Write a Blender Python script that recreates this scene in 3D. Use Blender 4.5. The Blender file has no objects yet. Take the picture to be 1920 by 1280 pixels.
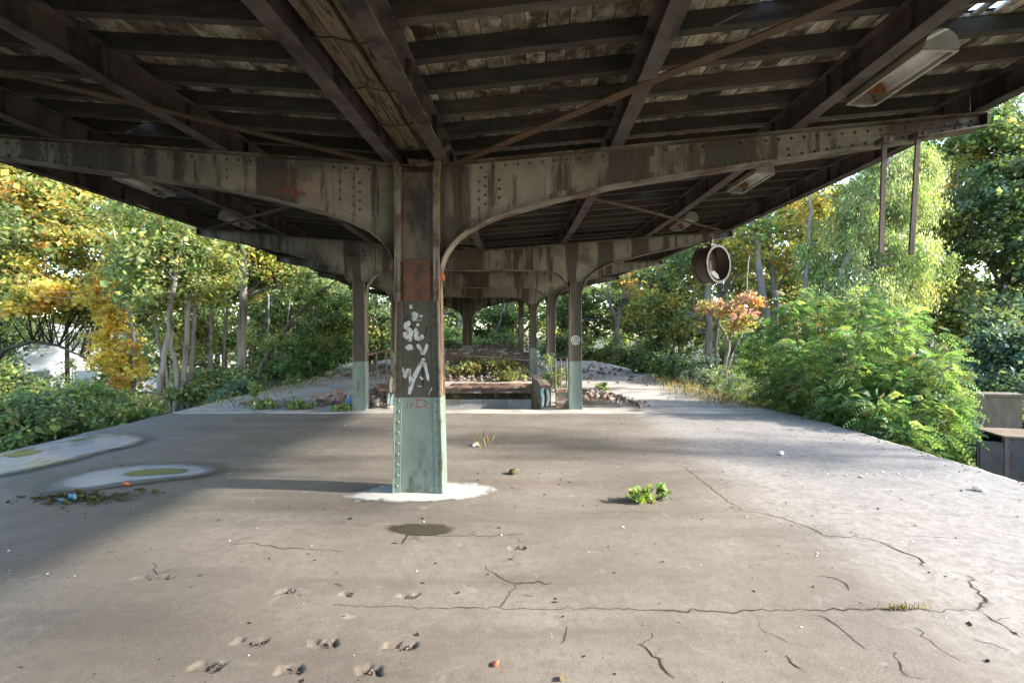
import bpy, math, random
import numpy as np
from mathutils import Vector, Matrix
random.seed(7); rng = np.random.default_rng(11)
R = math.radians
sc = bpy.context.scene
COL = sc.collection

# ------------------------------------------------------------------ camera, sky, sun, exposure
F = 960.0; CX = 960.0; HY = 622.0; EYE = 1.6        # photograph pixels: focal length, horizon row; eye height in metres
cam_d = bpy.data.cameras.new('camera'); cam = bpy.data.objects.new('camera', cam_d); COL.objects.link(cam)
cam_d.lens = 18.0; cam_d.sensor_width = 36.0; cam_d.clip_start = 0.05; cam_d.clip_end = 2000
cam.location = (0, 0, EYE); cam.rotation_euler = (R(90) - math.atan((640 - HY) / F), 0, 0)
sc.camera = cam
SUN_EL = R(26); SUN_DIR = Vector((0.993 * math.cos(SUN_EL), -0.12 * math.cos(SUN_EL), math.sin(SUN_EL))).normalized()
world = bpy.data.worlds.new('World'); sc.world = world; world.use_nodes = True
wn = world.node_tree; wn.nodes.clear()
sky = wn.nodes.new('ShaderNodeTexSky'); sky.sky_type = 'NISHITA'; sky.sun_disc = False
sky.sun_elevation = SUN_EL; sky.sun_rotation = math.atan2(SUN_DIR.x, SUN_DIR.y)
sky.air_density = 1.0; sky.dust_density = 1.2; sky.ozone_density = 1.6
bgn = wn.nodes.new('ShaderNodeBackground'); bgn.inputs['Strength'].default_value = 0.15
won = wn.nodes.new('ShaderNodeOutputWorld')
wn.links.new(sky.outputs[0], bgn.inputs[0]); wn.links.new(bgn.outputs[0], won.inputs[0])
sun_d = bpy.data.lights.new('sun', 'SUN'); sun_d.energy = 2.5; sun_d.angle = R(1.6); sun_d.color = (1.0, 0.95, 0.87)
sun = bpy.data.objects.new('sun', sun_d); COL.objects.link(sun); sun.location = (30, -4, 20)
sun.rotation_euler = SUN_DIR.to_track_quat('Z', 'Y').to_euler()
vs = sc.view_settings; vs.view_transform = 'Standard'; vs.look = 'None'; vs.exposure = 2.6; vs.gamma = 1.0; vs.use_curve_mapping = False
sc.render.engine = 'CYCLES'
cy = sc.cycles; cy.use_denoising = True; cy.max_bounces = 7; cy.diffuse_bounces = 5; cy.glossy_bounces = 3
cy.transmission_bounces = 4; cy.transparent_max_bounces = 6; cy.sample_clamp_indirect = 6.0; cy.caustics_reflective = False; cy.caustics_refractive = False

# ------------------------------------------------------------------ helpers
def W(px, py, Y):
    """world point seen at photograph pixel (px, py) at distance Y ahead"""
    return np.array([(px - CX) / F * Y, Y, EYE - (py - HY) / F * Y])
def G(px, py, z=0.0):
    Y = (EYE - z) * F / (py - HY)
    return np.array([(px - CX) / F * Y, Y, z])
def tag(o, label=None, cat=None, group=None, kind=None):
    for k, v in (('label', label), ('category', cat), ('group', group), ('kind', kind)):
        if v: o[k] = v
    return o
def empty(name, loc, rz=0, parent=None):
    o = bpy.data.objects.new(name, None); COL.objects.link(o); o.empty_display_size = .2
    o.location = loc; o.rotation_euler = (0, 0, rz); o.parent = parent
    return o
class MB:
    """collects shapes, builds one mesh object"""
    def __init__(s): s.v = []; s.f = []; s.n = 0
    def add(s, verts, faces):
        b = s.n; s.v.extend([tuple(p) for p in verts]); s.n += len(verts)
        s.f.extend([tuple(i + b for i in f) for f in faces])
    def box(s, c, size, rot=None):
        x, y, z = (d / 2 for d in size)
        vs_ = [Vector((i * x, j * y, k * z)) for k in (-1, 1) for j in (-1, 1) for i in (-1, 1)]
        if rot is not None: vs_ = [rot @ v for v in vs_]
        c = Vector(c)
        s.add([v + c for v in vs_], [(0, 2, 3, 1), (4, 5, 7, 6), (0, 1, 5, 4), (2, 6, 7, 3), (0, 4, 6, 2), (1, 3, 7, 5)])
    def box2(s, a, b):
        s.box([(p + q) / 2 for p, q in zip(a, b)], [abs(q - p) for p, q in zip(a, b)])
    def sweep(s, rings, closed=True, caps=True):
        """rings: list of equal-length point loops"""
        n = len(rings[0]); vv = [p for r in rings for p in r]; ff = []
        for i in range(len(rings) - 1):
            for j in range(n if closed else n - 1):
                k = (j + 1) % n
                ff.append((i * n + j, i * n + k, (i + 1) * n + k, (i + 1) * n + j))
        if caps and closed:
            ff.append(tuple(range(n - 1, -1, -1))); ff.append(tuple((len(rings) - 1) * n + j for j in range(n)))
        s.add(vv, ff)
    def tube(s, pts, rad, n=8):
        pts = [Vector(p) for p in pts]; rings = []
        if not hasattr(rad, '__len__'): rad = [rad] * len(pts)
        for i, p in enumerate(pts):
            t = (pts[min(i + 1, len(pts) - 1)] - pts[max(i - 1, 0)]).normalized()
            a = t.cross(Vector((0, 0, 1)) if abs(t.z) < .93 else Vector((1, 0, 0))).normalized(); b = t.cross(a)
            rings.append([p + (a * math.cos(2 * math.pi * k / n) + b * math.sin(2 * math.pi * k / n)) * rad[i] for k in range(n)])
        s.sweep(rings)
    def prism(s, poly, z0, z1):
        n = len(poly)
        s.add([(x, y, z0) for x, y in poly] + [(x, y, z1) for x, y in poly],
              [tuple(range(n - 1, -1, -1)), tuple(range(n, 2 * n))] + [(i, (i + 1) % n, n + (i + 1) % n, n + i) for i in range(n)])
    def strip(s, xs, top, bot, y0, y1):
        """plate standing in xz: quads between the polylines top and bot, from y0 to y1"""
        s.sweep([[(x, y0, b), (x, y1, b), (x, y1, t), (x, y0, t)] for x, t, b in zip(xs, top, bot)])
    def dome(s, c, r, axis='-y', n=6, h=.55):
        cx, cy_, cz = c; vv = []; ff = []
        def P(u, w, d):
            if axis == '-y': return (cx + u, cy_ - d, cz + w)
            if axis == '+y': return (cx - u, cy_ + d, cz + w)
            if axis == '+x': return (cx + d, cy_ + u, cz + w)
            if axis == '-x': return (cx - d, cy_ - u, cz + w)
            return (cx + u, cy_ + w, cz + d)
        for rr, d in ((1, 0), (.72, h * .7)):
            for k in range(n): a = 2 * math.pi * k / n; vv.append(P(math.cos(a) * r * rr, math.sin(a) * r * rr, d * r))
        vv.append(P(0, 0, h * r))
        for k in range(n):
            k2 = (k + 1) % n; ff.append((k, k2, n + k2, n + k)); ff.append((n + k, n + k2, 2 * n))
        s.add(vv, ff)
    def build(s, name, mat, parent=None, smooth=False, loc=None, origin=None):
        v = s.v
        if origin is not None: v = [(a - origin[0], b - origin[1], c - origin[2]) for a, b, c in v]
        m = bpy.data.meshes.new(name); m.from_pydata(v, [], s.f); m.update()
        if mat: m.materials.append(mat)
        if smooth: m.polygons.foreach_set('use_smooth', [True] * len(m.polygons))
        o = bpy.data.objects.new(name, m); COL.objects.link(o); o.parent = parent
        if loc is not None: o.location = loc
        elif origin is not None and parent is None: o.location = origin
        return o
def mesh_np(name, v, f, mat, parent=None, col=None, smooth=False, loc=None):
    """v Nx3, f Mxk arrays"""
    m = bpy.data.meshes.new(name); k = f.shape[1]
    m.vertices.add(len(v)); m.vertices.foreach_set('co', np.ascontiguousarray(v, dtype=np.float32).ravel())
    m.loops.add(f.size); m.loops.foreach_set('vertex_index', np.ascontiguousarray(f, dtype=np.int32).ravel())
    m.polygons.add(len(f)); m.polygons.foreach_set('loop_start', np.arange(0, f.size, k, dtype=np.int32))
    if smooth: m.polygons.foreach_set('use_smooth', np.ones(len(f), dtype=bool))
    m.update(calc_edges=True)
    if col is not None:
        a = m.color_attributes.new('tint', 'FLOAT_COLOR', 'POINT')
        a.data.foreach_set('color', np.ascontiguousarray(np.c_[col, np.ones(len(col))], dtype=np.float32).ravel())
    if mat: m.materials.append(mat)
    o = bpy.data.objects.new(name, m); COL.objects.link(o); o.parent = parent
    if loc is not None: o.location = loc
    return o
def copy_to(o, parent=None, **kw):
    c = o.copy(); COL.objects.link(c); c.parent = parent
    for k, v in kw.items(): setattr(c, k, v)
    return c

# ------------------------------------------------------------------ materials
class N:
    def __init__(s, name):
        s.m = bpy.data.materials.new(name); s.m.use_nodes = True; s.t = s.m.node_tree; s.t.nodes.clear()
        s.out = s.new('OutputMaterial'); s.co = None
    def new(s, ty, **kw):
        n = s.t.nodes.new('ShaderNode' + ty)
        for k, v in kw.items(): setattr(n, k, v)
        return n
    def link(s, a, b): s.t.links.new(a, b)
    def setin(s, n, k, v):
        if hasattr(v, 'is_linked') or hasattr(v, 'node'): s.link(v, n.inputs[k])
        else:
            i = n.inputs[k]
            i.default_value = (*v, 1) if (hasattr(v, '__len__') and len(v) == 3 and i.type == 'RGBA') else v
    def coords(s, kind='Object', scale=(1, 1, 1), rnd=0.0, rot=(0, 0, 0)):
        if kind == 'World': src = s.new('NewGeometry').outputs['Position']
        else: src = s.new('TexCoord').outputs[kind]
        mp = s.new('Mapping'); mp.inputs['Scale'].default_value = scale; mp.inputs['Rotation'].default_value = rot
        s.link(src, mp.inputs[0])
        if rnd:
            oi = s.new('ObjectInfo'); ml = s.math('MULTIPLY', oi.outputs['Random'], rnd)
            cb = s.new('CombineXYZ'); s.link(ml, cb.inputs[0]); s.link(ml, cb.inputs[1]); s.link(ml, cb.inputs[2])
            s.link(cb.outputs[0], mp.inputs['Location'])
        return mp.outputs[0]
    def noise(s, co, scale, detail=5, rough=.6, dist=0):
        n = s.new('TexNoise'); s.link(co, n.inputs['Vector']); n.inputs['Scale'].default_value = scale
        n.inputs['Detail'].default_value = detail; n.inputs['Roughness'].default_value = rough; n.inputs['Distortion'].default_value = dist
        return n.outputs['Fac']
    def voro(s, co, scale, feature='F1', out='Distance'):
        n = s.new('TexVoronoi', feature=feature); s.link(co, n.inputs['Vector']); n.inputs['Scale'].default_value = scale
        return n.outputs[out]
    def math(s, op, a, b=0.0, clamp=False):
        n = s.new('Math', operation=op, use_clamp=clamp); s.setin(n, 0, a); s.setin(n, 1, b); return n.outputs[0]
    def ramp(s, fac, lo, hi, a=0.0, b=1.0):
        n = s.new('MapRange', interpolation_type='SMOOTHSTEP'); s.setin(n, 0, fac)
        n.inputs[1].default_value = lo; n.inputs[2].default_value = hi; n.inputs[3].default_value = a; n.inputs[4].default_value = b
        return n.outputs[0]
    def mix(s, fac, a, b, mode='MIX'):
        n = s.new('Mix', data_type='RGBA', blend_type=mode)
        s.setin(n, 0, fac); s.setin(n, 6, a); s.setin(n, 7, b); return n.outputs[2]
    def bsdf(s, col, rough=.8, bump=None, bstr=.3, bdist=.01, metal=0.0, spec=.3, **kw):
        b = s.new('BsdfPrincipled'); s.setin(b, 'Base Color', col); s.setin(b, 'Roughness', rough); s.setin(b, 'Metallic', metal)
        s.setin(b, 'Specular IOR Level', spec)
        for k, v in kw.items(): s.setin(b, k.replace('_', ' '), v)
        if bump is not None:
            n = s.new('Bump'); n.inputs['Strength'].default_value = bstr; n.inputs['Distance'].default_value = bdist
            s.link(bump, n.inputs['Height']); s.link(n.outputs[0], b.inputs['Normal'])
        s.link(b.outputs[0], s.out.inputs[0]); return b
    def var(s, col, lo=.8, hi=1.2):
        oi = s.new('ObjectInfo'); f = s.ramp(oi.outputs['Random'], 0, 1, lo, hi)
        cb = s.new('CombineColor'); [s.link(f, cb.inputs[i]) for i in range(3)]
        return s.mix(1.0, col, cb.outputs[0], 'MULTIPLY')

def simple(name, c1, c2, scale=6, rough=.8, stretch=(1, 1, 1), c3=None, s3=2.0, t3=(.52, .66), bstr=.25, metal=0, rnd=7.0, spec=.3, var=None, world=False):
    n = N(name); co = n.coords('World' if world else 'Object', stretch, 0 if world else rnd)
    f = n.noise(co, scale); col = n.mix(n.ramp(f, .3, .7), c1, c2)
    if c3: col = n.mix(n.ramp(n.noise(co, s3, 6, .65), *t3), col, c3)
    if var: col = n.var(col, *var)
    n.bsdf(col, rough, n.noise(co, scale * 6, 4), bstr, .004, metal, spec); return n.m

def m_floor():
    n = N('platform_concrete'); co = n.coords('World'); st = n.coords('World', (.16, .9, 1))
    a = n.noise(co, .55, 6, .6); b = n.noise(co, 5, 6, .7); c = n.noise(co, 60, 3, .7)
    col = n.mix(n.ramp(a, .35, .66), (.180, .150, .114), (.285, .248, .200))
    col = n.mix(n.ramp(n.noise(st, 1.6, 6, .62), .44, .66), col, (.130, .103, .074))
    col = n.mix(n.ramp(b, .5, .75, 0, .45), col, (.30, .275, .240))
    col = n.mix(n.ramp(n.noise(co, 1.5, 4, .6, .4), .56, .72, 0, .5), col, (.245, .185, .150))     # reddish dust
    sep = n.new('SeparateXYZ'); n.link(co, sep.inputs[0])
    wob = n.math('MULTIPLY', n.math('SUBTRACT', n.noise(co, .8, 4), .5), 2.2)
    # rain-washed concrete outside the drip line (both edges)
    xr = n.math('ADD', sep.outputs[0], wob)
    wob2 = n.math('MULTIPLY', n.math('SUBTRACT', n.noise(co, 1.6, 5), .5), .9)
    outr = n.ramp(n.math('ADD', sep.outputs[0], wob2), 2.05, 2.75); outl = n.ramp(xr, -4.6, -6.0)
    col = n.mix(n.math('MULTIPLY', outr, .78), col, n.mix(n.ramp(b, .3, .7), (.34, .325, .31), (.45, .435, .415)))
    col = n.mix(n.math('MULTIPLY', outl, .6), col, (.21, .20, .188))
    # algae in the damp strip inside the left drip line
    alg = n.math('MULTIPLY', n.math('MULTIPLY', n.ramp(xr, -2.1, -3.4), n.ramp(xr, -6.9, -5.2)), n.ramp(n.noise(co, 1.1, 5, .6), .40, .66))
    col = n.mix(n.math('MULTIPLY', alg, .62), col, (.090, .098, .030))
    st2 = n.coords('World', (.35, 2.6, 1))
    col = n.mix(n.math('MULTIPLY', n.ramp(n.noise(st2, 1.5, 7, .7), .56, .72, 0, .55), n.ramp(sep.outputs[1], 5.0, 7.0)), col, (.40, .375, .34))
    col = n.mix(n.ramp(n.noise(co, 2.6, 7, .72, .5), .55, .78, 0, .5), col, (.12, .098, .072))
    # pale scuffs and droppings
    sp = n.voro(n.coords('World', (1.0, 1.9, 1)), 1.7)
    col = n.mix(n.math('MULTIPLY', n.ramp(n.math('ADD', sp, n.math('MULTIPLY', b, .16)), .165, .12, 0, .75), n.ramp(n.noise(co, .9, 2), .5, .56)), col, (.50, .47, .42))
    sp2 = n.voro(co, 6.0)
    col = n.mix(n.ramp(sp2, .042, .02, 0, .8), col, (.055, .05, .042))
    sp3 = n.voro(n.coords('World', (1.3, 1.0, 1)), 4.1)
    col = n.mix(n.ramp(sp3, .034, .018, 0, .75), col, (.62, .60, .56))
    col = n.mix(n.ramp(c, .3, .75, 0, .35), col, (.13, .11, .09))
    md = n.noise(co, 13, 7, .75, .3); col = n.mix(n.ramp(md, .42, .62, 0, .55), col, (.125, .102, .080)); col = n.mix(n.ramp(n.noise(co, 4.2, 8, .75, .8), .56, .70, 0, .40), col, (.40, .37, .33))
    fg = n.noise(co, 220, 2, .8); vg = n.voro(co, 75)
    col = n.mix(n.ramp(fg, .35, .8, 0, .5), col, (.42, .39, .36))
    col = n.mix(n.ramp(vg, .22, .05, 0, .45), col, (.085, .072, .060))
    col = n.mix(1.0, col, (.78, .765, .75), 'MULTIPLY')
    rough = n.ramp(n.noise(co, 1.3, 4), .3, .7, .62, .88)
    h = n.math('ADD', n.math('ADD', n.math('MULTIPLY', c, .6), n.math('MULTIPLY', fg, .35)), n.math('MULTIPLY', b, 1.0))
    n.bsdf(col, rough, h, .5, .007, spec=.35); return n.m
def m_rear():
    n = N('worn_rear_concrete'); co = n.coords('World')
    a = n.noise(co, .7, 6, .62); b = n.noise(co, 7, 6, .7)
    col = n.mix(n.ramp(a, .35, .65), (.30, .275, .235), (.45, .425, .39))
    col = n.mix(n.ramp(n.noise(co, 1.7, 6, .7), .56, .72), col, (.20, .175, .135))
    col = n.mix(n.ramp(n.noise(co, .9, 6, .7, .6), .56, .68, 0, .7), col, (.115, .125, .05))
    col = n.mix(n.ramp(b, .45, .75, 0, .5), col, (.42, .40, .37))
    col = n.mix(1.0, col, (.98, .96, .95), 'MULTIPLY')
    n.bsdf(col, .9, n.math('ADD', b, n.noise(co, 40, 3)), .5, .01); return n.m
def m_plank():
    n = N('weathered_roof_boards'); co = n.coords('Object', (9, 1.1, 9), 30); co2 = n.coords('Object', (1, 1, 1), 30)
    g = n.noise(co, 2.2, 7, .7, .3); p = n.noise(n.coords('Object', (1.6, .7, 1), 30), 6.5, 8, .76, .4)
    col = n.mix(n.ramp(g, .3, .7), (.200, .160, .112), (.30, .255, .185))
    col = n.mix(n.ramp(p, .45, .57), col, (.44, .41, .34))                   # flaking whitewash
    col = n.mix(n.ramp(n.noise(co2, 3.1, 7, .7), .47, .63), col, (.065, .052, .038))
    col = n.mix(n.ramp(n.noise(co2, 1.3, 4), .56, .7, 0, .6), col, (.105, .100, .035))
    n.bsdf(n.var(col, .62, 1.25), .92, n.math('ADD', g, p), .5, .01, spec=.15); return n.m
def m_beam():
    """pale paint with brown run-off streaks"""
    n = N('flaking_beige_beam_paint'); co = n.coords('World'); st = n.coords('World', (1, 1, .10))
    a = n.noise(co, 3, 6, .65)
    col = n.mix(n.ramp(a, .3, .7), (.180, .162, .140), (.250, .226, .196))
    s1 = n.noise(st, 2.7, 5, .62, .35); s2 = n.noise(st, 10.5, 4, .6, .3)
    col = n.mix(n.ramp(s1, .49, .57, 0, .92), col, (.062, .047, .043))
    col = n.mix(n.ramp(s2, .55, .66, 0, .85), col, (.052, .040, .036))
    col = n.mix(n.ramp(n.noise(co, 1.6, 5, .6), .50, .68, 0, .8), col, (.072, .054, .050))
    col = n.mix(n.ramp(n.noise(st, 4.3, 3), .61, .66, 0, .6), col, (.048, .056, .046))
    sep = n.new('SeparateXYZ'); n.link(n.coords('Object'), sep.inputs[0])
    ax = n.math('ABSOLUTE', sep.outputs[0])
    col = n.mix(n.ramp(n.math('ADD', ax, n.math('MULTIPLY', a, .25)), .62, .30, 0, .85), col, (.052, .036, .028))
    n.bsdf(col, .75, n.math('ADD', a, n.noise(co, 30, 3)), .2, .003, spec=.3); return n.m
floor_m = m_floor(); rear_m = m_rear(); plank_m = m_plank(); beam_m = m_beam()
steel_m = simple('brown_steel_purlin', (.072, .055, .050), (.125, .098, .090), 5, .7, (1, 1, .4), (.036, .028, .025), 2.2, (.5, .62))
flange_m = simple('beige_brown_flange', (.125, .106, .090), (.200, .175, .148), 4, .7, (1, 1, 1), (.080, .050, .036), 2.6, (.47, .6))
col_m = simple('dark_brown_column_paint', (.034, .030, .020), (.060, .051, .033), 7, .55, (1, 1, .35), (.070, .045, .034), 3, (.5, .65), spec=.45)
rust_m = simple('rusty_steel', (.135, .058, .036), (.088, .044, .032), 9, .85, (1, 1, .6), (.045, .034, .028), 5, (.48, .62))
green_m = simple('sage_green_paint', (.138, .178, .150), (.178, .222, .190), 5, .55, (1, 1, .5), (.085, .082, .066), 4.5, (.54, .68), spec=.45)
edge_m = simple('rusty_edge_paint', (.30, .17, .10), (.40, .28, .18), 7, .7, (1, 1, .5), (.12, .07, .05), 4, (.5, .62))
rafter_m = simple('dark_mossy_rafter', (.062, .052, .044), (.112, .090, .076), 4, .9, (1, 5, 5), (.062, .068, .053), 1.7, (.5, .64), var=(.7, 1.25))
gutter_m = simple('old_gutter_boards', (.120, .092, .060), (.205, .165, .112), 3, .9, (8, 1, 8), (.045, .036, .022), 3.5, (.48, .62))
felt_m = simple('roofing_felt', (.03, .03, .03), (.05, .05, .048), 4, .95)
brace_m = simple('brace_steel', (.062, .042, .030), (.105, .064, .038), 5, .75, (1, 1, 1), (.125, .066, .040), 2.2, (.52, .64))
enamel_m = simple('dirty_cream_enamel', (.36, .34, .29), (.48, .46, .41), 8, .5, c3=(.17, .13, .09), s3=6, t3=(.6, .74), spec=.45)
reflector_m = simple('white_reflector', (.58, .57, .55), (.70, .69, .67), 5, .4, spec=.5)
lamprust_m = simple('rusted_lamp_end', (.30, .13, .045), (.18, .075, .03), 14, .85)
white_m = simple('white_spray', (.36, .37, .38), (.50, .50, .50), 14, .8, c3=(.15, .15, .14), s3=11, t3=(.50, .66))
black_m = simple('black_spray', (.008, .008, .008), (.016, .016, .016), 20, .7)
red_m = simple('dark_red_spray', (.24, .035, .030), (.32, .055, .045), 20, .7)
cyan_m = simple('cyan_spray', (.16, .44, .46), (.50, .58, .58), 5, .7)
pink_m = simple('pink_spray', (.50, .17, .23), (.56, .33, .36), 8, .7)
yellow_m = simple('yellow_spray', (.55, .42, .07), (.50, .47, .26), 8, .7)
cement_m = simple('pale_cement', (.34, .33, .29), (.44, .43, .39), 8, .9, c3=(.30, .27, .22), s3=3, t3=(.55, .7))
crack_m = simple('dark_crack', (.022, .018, .014), (.040, .033, .024), 20, .95)
moss_m = simple('mossy_crack', (.030, .032, .010), (.055, .060, .018), 12, .95)
brick_m = simple('old_brick', (.30, .165, .115), (.40, .275, .200), 9, .92, c3=(.50, .47, .42), s3=5, t3=(.50, .66), var=(.7, 1.2), rnd=40)
dbrick_m = simple('sooty_brick', (.110, .070, .058), (.185, .115, .090), 9, .92, c3=(.060, .052, .052), s3=1.6, t3=(.45, .6), rnd=40)
mortar_m = simple('mortar', (.30, .27, .22), (.40, .37, .31), 12, .95, c3=(.16, .14, .10), s3=3, t3=(.5, .66))
moswall_m = simple('mossy_wall', (.045, .046, .018), (.145, .130, .078), 4, .95, (1, 1, .5), c3=(.31, .24, .13), s3=3.4, t3=(.54, .66))
tile_m = simple('grey_white_wall_tile', (.66, .66, .67), (.76, .76, .76), 3, .45, c3=(.50, .50, .51), s3=2, t3=(.5, .75), var=(.88, 1.06), spec=.5)
rubble_m = simple('rubble', (.19, .155, .125), (.29, .26, .22), 9, .95, c3=(.19, .11, .08), s3=3, t3=(.45, .6), rnd=40)
rail_m = simple('rusty_rail', (.115, .085, .066), (.17, .13, .105), 8, .8, c3=(.055, .04, .032), s3=5, t3=(.5, .65))
soil_m = simple('woodland_soil', (.060, .048, .028), (.095, .080, .045), .8, .98, c3=(.045, .065, .018), s3=.35, t3=(.42, .6), world=True, bstr=.6)
bark_m = simple('grey_brown_bark', (.175, .152, .128), (.270, .242, .205), 5, .95, (1, 1, .22), c3=(.080, .072, .050), s3=3, t3=(.5, .68), bstr=.8)
dbark_m = simple('dark_bark', (.040, .033, .026), (.075, .062, .048), 5, .95, (1, 1, .22), bstr=.8)
metalbox_m = simple('grey_metal_cabinet', (.030, .030, .032), (.055, .055, .058), 5, .6, c3=(.06, .045, .035), s3=4, t3=(.55, .7))
plate_m = simple('rusty_plate', (.13, .095, .065), (.19, .145, .10), 6, .8, c3=(.16, .07, .035), s3=5, t3=(.5, .66))
timber_m = simple('green_timber', (.12, .115, .05), (.20, .18, .09), 4, .9, (6, 1, 6))
concrete_m = simple('stained_concrete', (.120, .092, .066), (.185, .152, .118), 5, .92, (1, 1, .4), c3=(.13, .10, .07), s3=2.2, t3=(.46, .64))
clock_m = simple('brown_clock_drum', (.060, .040, .032), (.095, .066, .050), 8, .5, spec=.5)
ring_m = simple('grey_green_clock_ring', (.022, .028, .023), (.065, .075, .062), 7, .7, c3=(.035, .026, .018), s3=5, t3=(.48, .6), spec=.2)
paper_m = simple('white_scrap', (.70, .70, .69), (.78, .78, .77), 9, .8)
bwall_m = simple('white_render', (.46, .46, .47), (.54, .54, .55), .6, .8)
bwin_m = simple('dark_window', (.10, .13, .15), (.16, .19, .22), 2, .15, spec=.6)
btile_m = simple('red_roof_tile', (.42, .14, .085), (.50, .19, .11), 3, .8)
blue_m = simple('blue_plastic', (.055, .15, .26), (.10, .22, .33), 12, .5)
redleaf_m = simple('red_fragment', (.42, .10, .05), (.50, .16, .07), 14, .85)
def m_leaf(name, trans=.35, rough=.55):
    n = N(name); at = n.new('Attribute', attribute_name='tint'); c = at.outputs['Color']
    d = n.new('BsdfPrincipled'); n.link(c, d.inputs['Base Color']); d.inputs['Roughness'].default_value = rough; d.inputs['Specular IOR Level'].default_value = .3
    t = n.new('BsdfTranslucent'); n.link(n.mix(1.0, c, (1.35, 1.30, .75), 'MULTIPLY'), t.inputs[0])
    x = n.new('MixShader'); x.inputs[0].default_value = trans
    n.link(d.outputs[0], x.inputs[1]); n.link(t.outputs[0], x.inputs[2]); n.link(x.outputs[0], n.out.inputs[0]); return n.m
leaf_m = m_leaf('tree_leaves', .54); herb_m = m_leaf('herb_leaves', .45)
def m_puddle(name, c1, c2, c3, rough, spec, lo=.05, hi=.8, na=.7, ns=3.5):
    n = N(name); co = n.coords('World')
    col = n.mix(n.ramp(n.noise(co, 1.2, 5, .6), .35, .7), c1, c2)
    col = n.mix(n.ramp(n.noise(co, 1.0, 5, .6, .3), .56, .68), col, c3)
    b = n.bsdf(col, rough, n.noise(co, 5, 2), .03, .003, spec=spec)
    at = n.new('Attribute', attribute_name='tint'); d = n.math('ADD', at.outputs['Fac'], n.math('MULTIPLY', n.math('SUBTRACT', n.noise(co, ns, 6, .68), .5), na))
    t = n.new('BsdfTransparent'); x = n.new('MixShader'); n.link(n.ramp(d, lo, hi), x.inputs[0]); n.link(t.outputs[0], x.inputs[1]); n.link(b.outputs[0], x.inputs[2]); n.link(x.outputs[0], n.out.inputs[0]); return n.m
puddle_m = m_puddle('water_painted_with_sky', (.36, .40, .47), (.47, .51, .57), (.16, .165, .09), .12, 1.0, .05, .9, 1.15, 4.5)  # pale blue base colour paints the bright sky's reflection into the water
pad_m = m_puddle('pale_cement_smear', (.42, .41, .38), (.50, .49, .46), (.34, .32, .28), .92, .2, .15, .85, 1.7, 7)
green_film_m = m_puddle('green_film', (.13, .14, .045), (.19, .19, .05), (.22, .20, .05), .3, .6, .1, .9)  # green film with a soft rim, laid over part of each puddle
wet_m = m_puddle('wet_concrete_rim', (.105, .096, .083), (.125, .114, .097), (.095, .095, .055), .45, .5, .05, 1.0, 1.1)
crackdirt_m = m_puddle('crack_fringe_dirt', (.105, .088, .068), (.135, .115, .090), (.09, .08, .05), .95, .2, .30, 1.7)
damp_m = m_puddle('dark_damp_film', (.045, .037, .025), (.065, .052, .036), (.05, .05, .02), .5, .4, .10, 1.0, 2.0, 5)
def m_glass():
    n = N('dusty_glass'); g = n.new('BsdfGlossy'); g.inputs['Roughness'].default_value = .05; t = n.new('BsdfTransparent')
    x = n.new('MixShader'); x.inputs[0].default_value = .10
    n.link(t.outputs[0], x.inputs[1]); n.link(g.outputs[0], x.inputs[2]); n.link(x.outputs[0], n.out.inputs[0]); return n.m
glass_m = m_glass()

# ------------------------------------------------------------------ the platform's plan
CPX = [(-9, -2.35), (-5, -1.75), (-.4, -1.30), (5.07, -.914), (10.52, -.855), (14.6, -1.12), (18.7, -1.43), (24.5, -2.12), (31, -3.2)]
_pc = np.polyfit([p[0] for p in CPX], [p[1] for p in CPX], 4)
def cxl(Y): return float(np.polyval(_pc, Y))
def hdg(Y): return float(np.polyval(np.polyder(_pc), Y))      # dX/dY
def RP(s, x, z):
    """canopy coordinates: s along, x across (right +), z up -> world"""
    h = hdg(s); l = math.hypot(h, 1); return Vector((cxl(s) + x / l, s - x * h / l, z))
def ztop(x): return 3.22 + .083 * abs(x)          # top of the frame arms

L_EDGE = [(-9, -7.3), (0, -7.0), (6.8, -6.8), (10.2, -6.72), (15, -6.72), (20, -6.7), (26, -6.95), (34, -8)]
R_EDGE = [(-9, 4.9), (0, 5.25), (5.4, 5.43), (8.9, 5.55), (11.5, 5.32), (16, 5.2), (22, 5.1), (26, 4.8), (34, 3.6)]
def le(Y): return np.interp(Y, [p[0] for p in L_EDGE], [p[1] for p in L_EDGE])
def re(Y): return np.interp(Y, [p[0] for p in R_EDGE], [p[1] for p in R_EDGE])

P1 = [G(*p)[:2] for p in ((-130, 905), (-120, 862), (0, 849), (60, 832), (130, 820), (200, 812), (262, 816), (280, 823), (255, 835), (190, 848), (120, 868), (60, 882), (0, 894), (-60, 905))]
P2 = [G(*p)[:2] for p in ((92, 917), (108, 902), (175, 884), (265, 873), (330, 871), (392, 875), (416, 883), (375, 893), (300, 900), (225, 908), (160, 918), (110, 922))]
P3 = [G(*p)[:2] for p in ((708, 990), (745, 982), (790, 980), (845, 984), (862, 997), (820, 1006), (765, 1007), (728, 1000))]
def sdf_poly(x, y, poly):
    poly = np.array(poly); d = np.full(x.shape, 1e9); inside = np.zeros(x.shape, bool); n = len(poly)
    for i in range(n):
        a = poly[i]; b = poly[(i + 1) % n]; e = b - a; wx = x - a[0]; wy = y - a[1]
        t = np.clip((wx * e[0] + wy * e[1]) / (e @ e), 0, 1)
        d = np.minimum(d, (wx - e[0] * t) ** 2 + (wy - e[1] * t) ** 2)
        c = ((a[1] <= y) != (b[1] <= y)) & (x < a[0] + (y - a[1]) * e[0] / (e[1] if abs(e[1]) > 1e-9 else 1e-9)); inside ^= c
    d = np.sqrt(d); return np.where(inside, -d, d)
def sm(t): t = np.clip(t, 0, 1); return t * t * (3 - 2 * t)
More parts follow.
